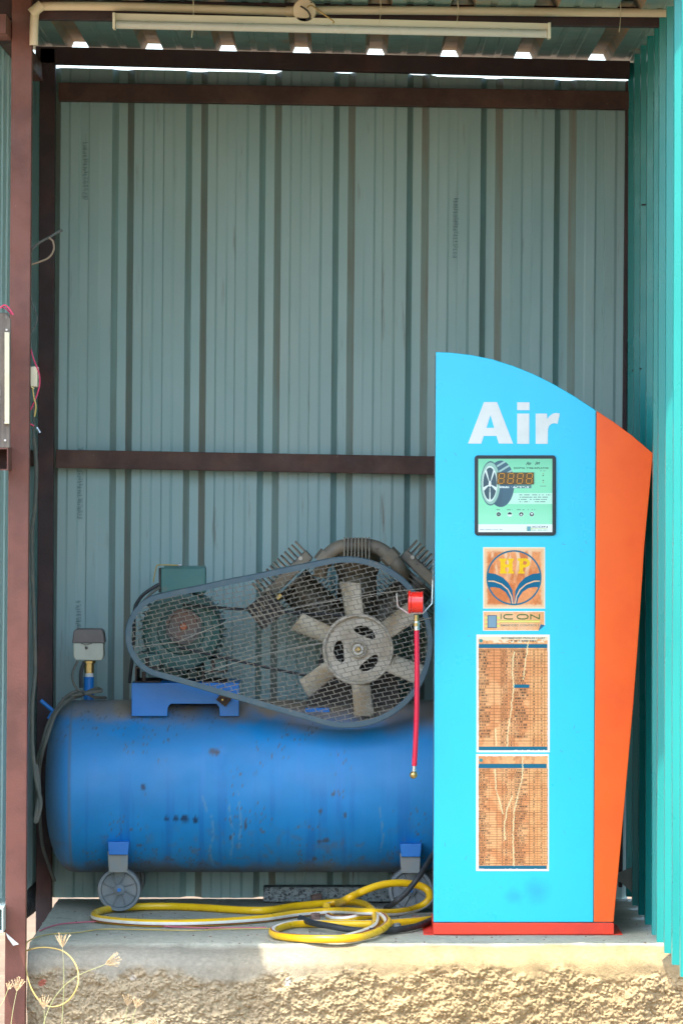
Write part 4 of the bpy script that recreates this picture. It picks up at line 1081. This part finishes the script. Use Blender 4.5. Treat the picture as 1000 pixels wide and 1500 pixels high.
# belt guard
Dg = 14.075; G = Dg/F
c1, r1, c2, r2 = (508, 941), 126.0, (246, 931), 62.5
def tear(off, n=72):
    R1, R2 = r1-off, r2-off
    dx, dy = c2[0]-c1[0], c2[1]-c1[1]; d = math.hypot(dx, dy); base = math.atan2(-dy, dx); al = math.acos((R1-R2)/d)
    pts = []
    for k in range(n+1):
        a = base+al+(2*math.pi-2*al)*k/n; pts.append((c1[0]+R1*math.cos(a), c1[1]-R1*math.sin(a)))
    s1 = pts[-1]; a = base-al; e1 = (c2[0]+R2*math.cos(a), c2[1]-R2*math.sin(a))
    for k in range(1, 14): pts.append((s1[0]+(e1[0]-s1[0])*k/14, s1[1]+(e1[1]-s1[1])*k/14))
    for k in range(n//2+1):
        a = base-al+2*al*k/(n//2); pts.append((c2[0]+R2*math.cos(a), c2[1]-R2*math.sin(a)))
    s1 = pts[-1]; e1 = pts[0]
    for k in range(1, 14): pts.append((s1[0]+(e1[0]-s1[0])*k/14, s1[1]+(e1[1]-s1[1])*k/14))
    return pts
rings = [(tear(8.5), 0.0), (tear(1.0), 0.0), (tear(0.0), .0015), (tear(0.0), .085), (tear(1.5), .085), (tear(1.5), .0035), (tear(8.5), .0035)]
b = MB(); n = len(rings[0][0]); vs = []
for pts, dy in rings:
    for i, (x, y) in enumerate(pts):
        q = P(x+.7*noise.noise(Vector((x*.02, y*.02, 1))), y+.8*noise.noise(Vector((x*.02, y*.02, 9))), Dg); q.y += dy; vs.append(q)
m_ = len(rings)
b.add(vs, [(r*n+i, ((r+1)%m_)*n+i, ((r+1)%m_)*n+(i+1)%n, r*n+(i+1)%n) for r in range(m_) for i in range(n)])
gd = b.build('belt_guard', guard_m, comp, smooth=30)
inner = tear(7.5)
ip_arr = inner
def inside(x, y):
    c = False; n = len(ip_arr)
    for i in range(n):
        x1, y1 = ip_arr[i]; x2, y2 = ip_arr[(i+1)%n]
        if (y1 > y) != (y2 > y) and x < (x2-x1)*(y-y1)/(y2-y1)+x1: c = not c
    return c
# elongated hexagon mesh: nodes and struts
b = MB(); px_, py_ = 14.5, 6.5; tilt = R(-12); ct, st_ = math.cos(tilt), math.sin(tilt)
def warp(u, v):
    x = 400+(u+.22*v)*ct-v*st_; y = 935+u*st_+v*ct
    x += 1.4*noise.noise(Vector((x*.012, y*.012, 3)))*3; y += 1.4*noise.noise(Vector((x*.010, y*.012, 8)))*3
    x += .5*noise.noise(Vector((x*.3, y*.3, 3))); y += .5*noise.noise(Vector((x*.3, y*.3, 9)))
    return x, y
def strut(p, q, w=.00095):
    if not (inside(*p) or inside(*q)): return
    if not (inside(*p) and inside(*q)):
        a, c = (p, q) if inside(*p) else (q, p)
        for t in (1.0, .75, .5, .25):
            m = (a[0]+(c[0]-a[0])*t, a[1]+(c[1]-a[1])*t)
            if inside(*m): break
        p, q = a, m
    bul = lambda x, y: -.006*max(0, 1-math.hypot((x-508)/126, (y-941)/126))
    A = P(*p, Dg+.002); B = P(*q, Dg+.002); A.y += bul(*p); B.y += bul(*q)
    d = (B-A)
    if d.length < 1e-5: return
    d.normalize(); n1 = Vector((-d.z, 0, d.x))*w; n2 = Vector((0, w, 0))
    vs = [A+n1, A+n2, A-n1, A-n2, B+n1, B+n2, B-n1, B-n2]
    b.add(vs, [(0,4,5,1),(1,5,6,2),(2,6,7,3),(3,7,4,0)])
for i in range(-18, 20):
    for j in range(-36, 38):
        u = i*px_+(px_/2 if j % 2 else 0); v = j*py_
        # bone shaped cell: pinched in the middle of its top side, where the twist of the row above comes down
        dl = -.9; T = -py_/2
        strut(warp(u-px_/2+.25, v+T-dl), warp(u-px_/2-.25, v-T+dl), .00120)
        for sg in (-1, 1):
            q_ = [warp(u+sg*px_*f_, v+T+dl*g_) for f_, g_ in ((.5, -1.0), (.40, .55), (.10, -.55), (0, 1.0))]
            for k_ in range(3): strut(q_[k_], q_[k_+1], (.0012, .00085, .0012)[k_])
mesh_o = b.build('wire_mesh', mesh_m, gd); tag(mesh_o, kind='stuff')
b = MB()
for pts in ([(196,948),(260,940),(330,912),(460,885),(560,868),(622,862)], [(300,985),(380,960),(450,945),(520,935),(600,912),(632,905)]):
    b.tube([P(x, y, Dg-.001) for x, y in pts], .0012, 6)
b.build('mesh_seam_wire', mesh_m, gd)

# pressure switch on its stub
D = 14.33; a = P(106, 921, D); c = P(153, 968, D); y_ = D-CAMD
ps = bpy.data.objects.new('pressure_switch', None)
b = MB(); b.prism(ppoly([(107.5,942),(151.5,942),(152,962),(149,967.5),(111,967.5),(107.8,962)], D), y_, y_+.09); sw = b.build('pressure_switch', switch_m, comp, bevel=.003)
b = MB(); b.prism(ppoly([(106,942),(108,925),(111,921.5),(148,921.5),(151.5,925),(154,942)], D), y_-.003, y_+.093); b.build('switch_cover', switchcap_m, sw, bevel=.003)
b = MB(); b.tube([P(127, 947, D-.004), P(127, 951, D-.004)], .004, 4); b.tube([P(119, 942.5, D-.0045), P(127, 944.5, D-.0045), P(135, 942.5, D-.0045)], .0012, 6); b.build('cover_catch', switchcap_m, sw)
b = MB(); Mv = Matrix.Translation(P(131, 986, D+.04)); b.lathe([(.014, 0), (.014, .028), (.019, .029), (.019, .036), (.012, .037)], Mv, 6); b.build('nipple', brass_m, sw)
b = MB(); b.tube([P(131, 992, D+.04), P(131, 985.5, D+.04)], .0125, 14); b.build('thread_tape', tape_m, sw)
b = MB(); b.tube([P(130, 1030, D+.04), P(130.5, 991.5, D+.04)], .0152, 20); b.build('tank_stub', blue_m, comp, smooth=True)

# ------------------------------------------------------------------ cables around the tank
def cable(name, pts, r, m, label=None, cat=None, par=None, sub=8, n=8, loc=None):
    b = MB(); b.tube(smoothpath(pts, sub), r, n); o = b.build(name, m, par, smooth=True, loc=None if par else pts[0])
    if label: tag(o, label, cat)
    return o
D = 14.26
cable('switch_cable', [P(114,968,D),P(107,985,D),P(108,1000,D),P(116,1012,D),P(127,1017,D-.03)], .0036, greycable_m, par=comp)
cable('switch_cable', [P(124,970,D+.05),P(119,985,D+.05),P(119,1008,D+.05)], .0055, rubber_m, par=comp)
cable('motor_cable', [P(233,856,14.22),P(214,868,14.21),P(203,880,14.21),P(197,896,14.2),P(196,940,14.25),P(190,1000,14.3)], .0052, rubber_m, par=comp)
cable('motor_cable', [P(234,860,14.21),P(219,872,14.2),P(207,885,14.2),P(200,900,14.2)], .0040, greycable_m, par=comp)
cable('earth_wire', [P(225,853,14.22),P(227,840,14.22),P(230,829,14.22),P(236,827.5,14.22),P(262,828,14.22)], .0018, ywire_m, par=comp)
b = MB(); b.tube([P(261,828,14.22), P(266,828,14.22)], .0035, 8); b.build('lug', steel_m, comp)
b = MB()
b.tube(smoothpath([P(92,1024,14.27),P(112,1018,14.25),P(135,1014,14.25),P(149,1012,14.27),P(140,1009,14.3),P(120,1018,14.3),P(100,1026,14.22),P(84,1042,14.16),P(76,1060,14.13),P(68,1085,14.12),P(62,1105,14.14),P(58,1130,14.2),P(58,1180,14.25),P(62,1235,14.35),P(70,1262,14.4),P(80,1290,14.45)], 8), .0052, 8)
b.tube(smoothpath([P(155,1022,14.36),P(138,1021,14.30),P(118,1012,14.27),P(98,1020,14.25),P(82,1040,14.2),P(70,1062,14.16),P(62,1090,14.15),P(55,1120,14.2),P(54,1200,14.3)], 8), .0046, 8)
tag(b.build('power_cable', greycable_m, None, smooth=True, loc=P(84,1042,14.16)), 'dusty grey power cable looped over the left end of the blue tank', 'cable')
b = MB()
b.tube(smoothpath([P(50,640,13.9),P(53.5,680,13.9),P(52,740,13.9),P(47,790,13.9),P(50,900,13.9),P(52,980,13.9),P(48,1030,13.9),P(48,1090,13.9),P(53,1140,13.9),P(60,1175,13.9),P(55,1200,13.9),P(52,1203,13.9),P(54,1190,13.9),P(58,1160,13.91),P(53,1120,13.92)], 8), .0058, 8)
b.tube(smoothpath([P(49,590,13.9),P(50,610,13.9),P(50,640,13.9)], 4), .0032, 8)
tag(b.build('hanging_cable', greycable_m, None, smooth=True, loc=P(52,740,13.9)), 'long grey-green cable hanging down beside the front post', 'cable')
cable('loose_wire', [P(44,371,13.3),P(52,360,13.3),P(64,352,13.3),P(74,347,13.3),P(83,341,13.3),P(92,337,13.3)], .0034, greycable_m, 'frayed grey wire end sticking out near the top of the front post', 'wire')
cable('loose_wire', [P(72,348,13.29),P(78,354,13.29),P(79,366,13.29),P(72,377,13.29),P(60,383,13.29),P(44,388,13.29)], .0028, mat('tan_wire', (.30,.22,.14), None, rough=.6), 'tan wire bent in a hook below the frayed grey wire', 'wire')
cable('thin_cable', [P(44,432,13.3),P(50,452,13.3),P(55,465,13.3),P(52,478,13.3),P(46,487,13.3)], .0018, greycable_m, 'thin grey cable bowing out from the post above the white switch', 'cable')
# switch on post, pink wires
b = MB(); D = 13.16; b.prism(ppoly([(44.5,537),(56,537),(55,567),(44.5,566)], D), D-CAMD-.01, D-CAMD+.05)
sk = b.build('wall_switch', ivory_m, None, bevel=.002, loc=P(50,552,D)); tag(sk, 'small white plastic switch box on the right face of the front post', 'switch box')
b = MB(); b.tube([P(46,567,D-.005), P(50,570,D-.005)], .004, 8); b.build('cable_clamp', brass_m, sk)
cable('pink_wire', [P(45.5,511,13.15),P(50,527,13.15),P(57,545,13.15),P(58.5,562,13.15),P(53,583,13.15),P(43,604,13.15)], .0021, pink_m, 'bright pink wire curving round the white switch box', 'wire')
cable('pink_wire', [P(40,620,13.15),P(46,621.5,13.15),P(50,624,13.15)], .0020, pink_m, 'short pink wire stub below the switch box on the post', 'wire')
cable('yellow_wire', [P(48,568,13.14),P(50,582,13.14),P(53,595,13.14),P(51,610,13.14)], .0022, ywire_m, 'short yellow wire dropping from the white switch box', 'wire')
b = MB(); b.tube([P(54,626,13.9),P(59,634,13.9)], .0035, 8); tag(b.build('cable_clip', steel_m, None, loc=P(56,630,13.9)), 'small bright metal clip on the hanging cable', 'clip')
# switchboard at left
sb = thing('switch_board', 'weathered grey wooden board with ivory strip at the far left edge', 'board', P(2, 560, 12.95))
b = MB(); D = 12.95; y_ = D-CAMD
b.prism(ppoly([(-30,458),(10,458),(16,468),(15,656),(-30,656)], D), y_, y_+.022); b.build('board', wood_m, sb, bevel=.002)
b = MB(); b.prism(ppoly([(8,487),(14.8,487),(14.8,621),(8,621)], D), y_-.02, y_-.0005); b.build('cover_strip', ivory_m, sb, bevel=.001)
for (x, y) in ((10, 483), (8, 619.5), (8, 645)):
    b = MB(); b.tube([P(x, y, D-.0002), P(x, y, D-.006)], .003, 8); b.build('screw', steel_m, sb)
cable('pink_wire', [P(-4,456,12.93),P(3,449,12.93),P(8,447,12.93),P(14,452,12.93),P(20,461,12.93)], .0022, pink_m, 'pink wire arching over the top of the weathered board', 'wire')
cable('pink_wire', [P(3,450,12.935),P(9,452,12.935),P(17,460,12.95)], .0016, mat('magenta_wire', (.5,.03,.14), None, rough=.5), 'thinner magenta wire beside the pink wire over the weathered board', 'wire')

# ------------------------------------------------------------------ hoses on the slab
def C5(u, v, dz=.012): return FL(380+u/3.571, 1280+v/3.571, dz)
def C4b(u, v, dz=.012): return FL(30+u/3.333, 1180+v/3.333, dz)
def C5D(u, v, D): return P(380+u/3.571, 1280+v/3.571, D)
def hose_mf(j, n):
    return 1 if j in (0, 1) else (2 if j == 2 else 0)
b = MB()
pA = [C5(960,243),C5(890,240),C5(800,250),C5(600,262),C5(400,262),C5(200,262),C5(100,282),C5(68,306),C5(120,328),C5(300,341),C5(480,337,.014),C5(590,312,.018),C5(655,278,.024),C5(670,248,.032),C5(630,216,.030),C5(550,221,.022),C5(460,237,.015),C5(395,236,.013),C5(362,222,.012)]
pB = [C5(440,336,.012),C5(520,315,.012),C5(580,290,.014),C5(606,260,.02),C5(600,205,.034),C5(540,158,.03),C5(430,148,.02),C5(200,168,.013),C5(0,192,.012),
      C4b(860,497),C4b(700,492),C4b(500,497),C4b(400,512),C4b(362,535),C4b(400,556),C4b(600,573),C4b(850,573),
      C5(0,236),C5(200,208,.013),C5(400,194,.018),C5(560,200,.040),C5(700,203,.030)]
q = pB[-1]
pB += [C5D(820,180,13.98),C5D(885,135,14.0),C5D(878,85,14.02),C5D(820,58,14.02),C5D(720,48,14.0),C5D(620,62,13.98),C5D(520,100,13.96),C5D(450,135,13.96),C5(400,160,.012),C5(350,170,.012)]
b.tube(smoothpath(pA, 12), .0108, 16, mf=hose_mf, twist=-1.6)
b.tube(smoothpath(pB, 12), .0108, 16, mf=hose_mf, twist=2.2)
tag(b.build('coiled_hose', [yellow_m, ywhite_m, yred_m], None, smooth=True, loc=C5(300,341)), 'yellow air hose with a white stripe lying in loose coils on the slab', 'hose')
b = MB()
b.tube(smoothpath([C5(960,225,.013),C5(900,243,.013),C5(820,275,.013),C5(700,295,.013),C5(600,300,.013),C5(480,293,.013),C5(360,272,.02),C5(270,255,.022),C5(215,232,.014)], 10), .0092, 14)
b.tube(smoothpath([C5(660,180,.012),C5D(700,155,13.92),C5D(760,105,13.90),C5D(810,45,13.90),C5D(850,-10,13.92),C5D(900,-90,13.98),C5D(930,-130,14.02)], 8), .0080, 12)
tag(b.build('black_hose', rubber_m, None, smooth=True, loc=C5(700,295)), 'black rubber hose on the slab under the yellow coils', 'hose')
cable('yellow_wire', [C4b(1300,600,.004),C4b(1000,603,.004),C4b(850,610,.004),C4b(600,606,.004),C4b(400,604,.004),C4b(280,620,.004),C4b(130,630,.004),P(43,1378,13.18),P(38.5,1388,13.12),P(38,1410,13.12),P(42,1436,13.10),P(52,1458,13.08),P(66,1472,13.06),P(82,1474.5,13.04),P(100,1466,13.04),P(113,1447,13.04),P(115,1425,13.06),P(107,1406,13.08),P(92,1393,13.10),P(70,1388,13.12),P(52,1389,13.12),P(38,1393,13.14)], .0019, ywire_m, 'thin yellow wire crossing the slab and looping over its left corner', 'wire')
cable('pink_wire', [C4b(95,612,.004),C4b(150,590,.004),C4b(230,575,.004),C4b(400,566,.004),C4b(520,578,.004),C4b(700,590,.004),C4b(900,597,.004),C4b(1200,596,.004)], .0022, mat('dusty_pink_wire', (.50,.13,.17), None, rough=.6), 'dusty pink wire lying across the slab in front of the yellow hose', 'wire')

# stones, slab of granite, board
def stone(c, s, m, label, cat='stone', name='broken_stone', seed=0, group=None):
    b = MB(); vs = []; fs = []
    n, k = 9, 6
    for i in range(k+1):
        ph = math.pi*i/k
        for j in range(n):
            th = 2*math.pi*j/n; d = Vector((math.sin(ph)*math.cos(th), math.sin(ph)*math.sin(th), math.cos(ph)))
            sc = 1+.35*noise.noise(d*1.7+Vector((seed*3.1, 0, 0)))
            d = Vector((max(-.75, min(.75, d.x)), max(-.75, min(.75, d.y)), max(-.7, min(.7, d.z))))*sc*1.25
            vs.append(Vector(c)+Vector((d.x*s[0]/2, d.y*s[1]/2, d.z*s[2]/2)))
    for i in range(k):
        for j in range(n): fs.append((i*n+j, (i+1)*n+j, (i+1)*n+(j+1)%n, i*n+(j+1)%n))
    b.add(vs, fs); o = b.build(name, m, None, loc=c); tag(o, label, cat, group); return o
stone(C5(298,130,.018), (.04,.03,.03), rubble_m, 'reddish brown stone chip against the granite slab behind the hoses', seed=1)
stone(C5(292,225,.014), (.03,.025,.024), rubble_m, 'small brown stone chip inside the yellow hose loops', seed=2)
stone(C5(822,238,.014), (.033,.028,.024), rubble_m, 'brown stone chip on the hose beside the blue cabinet', seed=3)
stone(C5(718,268,.008), (.025,.02,.012), gran_m, 'flat grey pebble between the hoses near the cabinet', seed=4)
stone(C5(380,180,.006), (.06,.02,.008), wood_m, 'small sliver of bark beside the hoses', 'bark', 'bark_piece', seed=5)
b = MB(); A = P(386, 1297, 14.53); B = P(618, 1318, 14.53); b.box2((A.x, .80+.20, .004), (B.x, 1.085, .048)); tag(b.build('granite_slab', gran_m, None, bevel=.003, loc=((A.x+B.x)/2, 1.04, .004)), 'speckled grey granite strip lying on the slab under the tank', 'stone slab')
b = MB(); b.prism(ppoly([(880,1290),(935,1266),(935,1318),(921,1304),(908,1292)], 14.45), .95, .962); tag(b.build('leaning_board', ply_m, None, loc=P(920,1290,14.45)), 'grey cut board leaning in the corner by the teal wall', 'board')
stone(Vector((.755, .98, .04)), (.11,.05,.06), gran_m, 'grey stone block lying behind the cabinet by the board', seed=8)
b = MB(); h0, h1, h2 = P(66, 1298, 14.68), P(40, 1326, 14.62), P(5, 1352, 14.5)
b.tube([h0, h1, h2], .028, 20)
for k in range(34):
    p0, p1 = (h0.lerp(h1, k/17), h0.lerp(h1, k/17+.028)) if k < 17 else (h1.lerp(h2, (k-17)/17), h1.lerp(h2, (k-17)/17+.028))
    b.tube([p0, p1], .0315, 20)
tag(b.build('corrugated_hose', rubber_m, None, smooth=True, loc=h1), 'black corrugated hose coming out past the foot of the rear left post', 'hose')
# bits of litter and grit on the slab
b = MB()
for k in range(320):
    x = random.uniform(-.8, .9); y = random.uniform(-.25, 1.1); s = random.uniform(.0010, .0034)
    b.box((x, y, s*.3), (s*random.uniform(.6, 2), s*random.uniform(.6, 1.6), s*.8), Matrix.Rotation(random.uniform(0, 3), 4, 'Z'))
tag(b.build('grit', rubble_m, None), 'scattered grit and crumbs on the cement slab', 'grit', kind='stuff')

# ------------------------------------------------------------------ dry finger grass in front
def grass(pts, D, heads, fan, hl, label, lean=0, thick=.0011):
    base = P(pts[0][0], pts[0][1], D); t = thing('grass_stalk', label, 'grass', base, 'dry grass stalks in front of the slab')
    path = [P(x, y, D) for x, y in pts]
    b = MB(); sp = smoothpath(path, 6); b.tube(sp, [thick*(1-.45*i/len(sp)) for i in range(len(sp))], 6); b.build('stem', stem_m, t, smooth=True)
    tip = path[-1]; dirn = (path[-1]-path[-2]).normalized(); side = Vector((-dirn.z, 0, dirn.x))
    b = MB()
    for k in range(fan):
        a = (k/(fan-1)-.5)*1.15 if fan > 1 else 0
        a += random.uniform(-.06, .06); d = (dirn*math.cos(a)+side*math.sin(a)+Vector((0, random.uniform(-.25, .25), 0))).normalized()
        l = hl*random.uniform(.85, 1.1); bend = side*math.sin(a)*-.12*l
        p1 = tip+d*l*.5; p2 = tip+d*l+bend
        b.tube(smoothpath([tip, p1, p2], 4), [.0006,.0008,.0009,.0010,.0010,.0010,.0009,.0007,.0004][:9], 5)
        for q in range(34):
            tt = random.uniform(.15, 1); pp_ = tip.lerp(p2, tt); dd = (d+Vector((random.uniform(-.6,.6), random.uniform(-.6,.6), random.uniform(-.6,.6)))).normalized()
            b.tube([pp_, pp_+dd*.0045], .0004, 3, caps=False)
    b.build('seed_head', seed_m, t)
    return t
grass([(84,1640),(90,1520),(94,1440),(92,1388)], 12.9, 1, 7, .036, 'upright grass stalk whose pale seed head crosses the pink wire')
grass([(55,1560),(62,1508),(80,1462),(110,1432),(154,1413)], 12.85, 1, 9, .042, 'curved grass stalk bending right to a wide straw seed fan')
grass([(10,1560),(18,1490),(25,1452)], 12.8, 1, 7, .036, 'short grass stalk with tufted head in front of the brown post')
grass([(62,1600),(66,1520),(65,1478)], 12.9, 1, 6, .034, 'low grass stalk with pale tuft inside the yellow wire loop')
grass([(180,1600),(184,1500),(187,1474)], 12.9, 1, 5, .030, 'thin grass stalk with a narrow closed head, left of the golden one')
grass([(188,1600),(194,1500),(200,1477)], 12.88, 1, 6, .024, 'short grass stalk with small golden open head near the bottom')
grass([(245,1640),(250,1560),(238,1512),(232,1505)], 12.85, 1, 5, .03, 'pale grass stalk just showing at the bottom edge, right of the others')
grass([(-6,1560),(-4,1490),(6,1465),(12,1450)], 12.95, 1, 4, .02, 'slender pink tinged stalk left of the brown post')
# ------------------------------------------------------------------ done
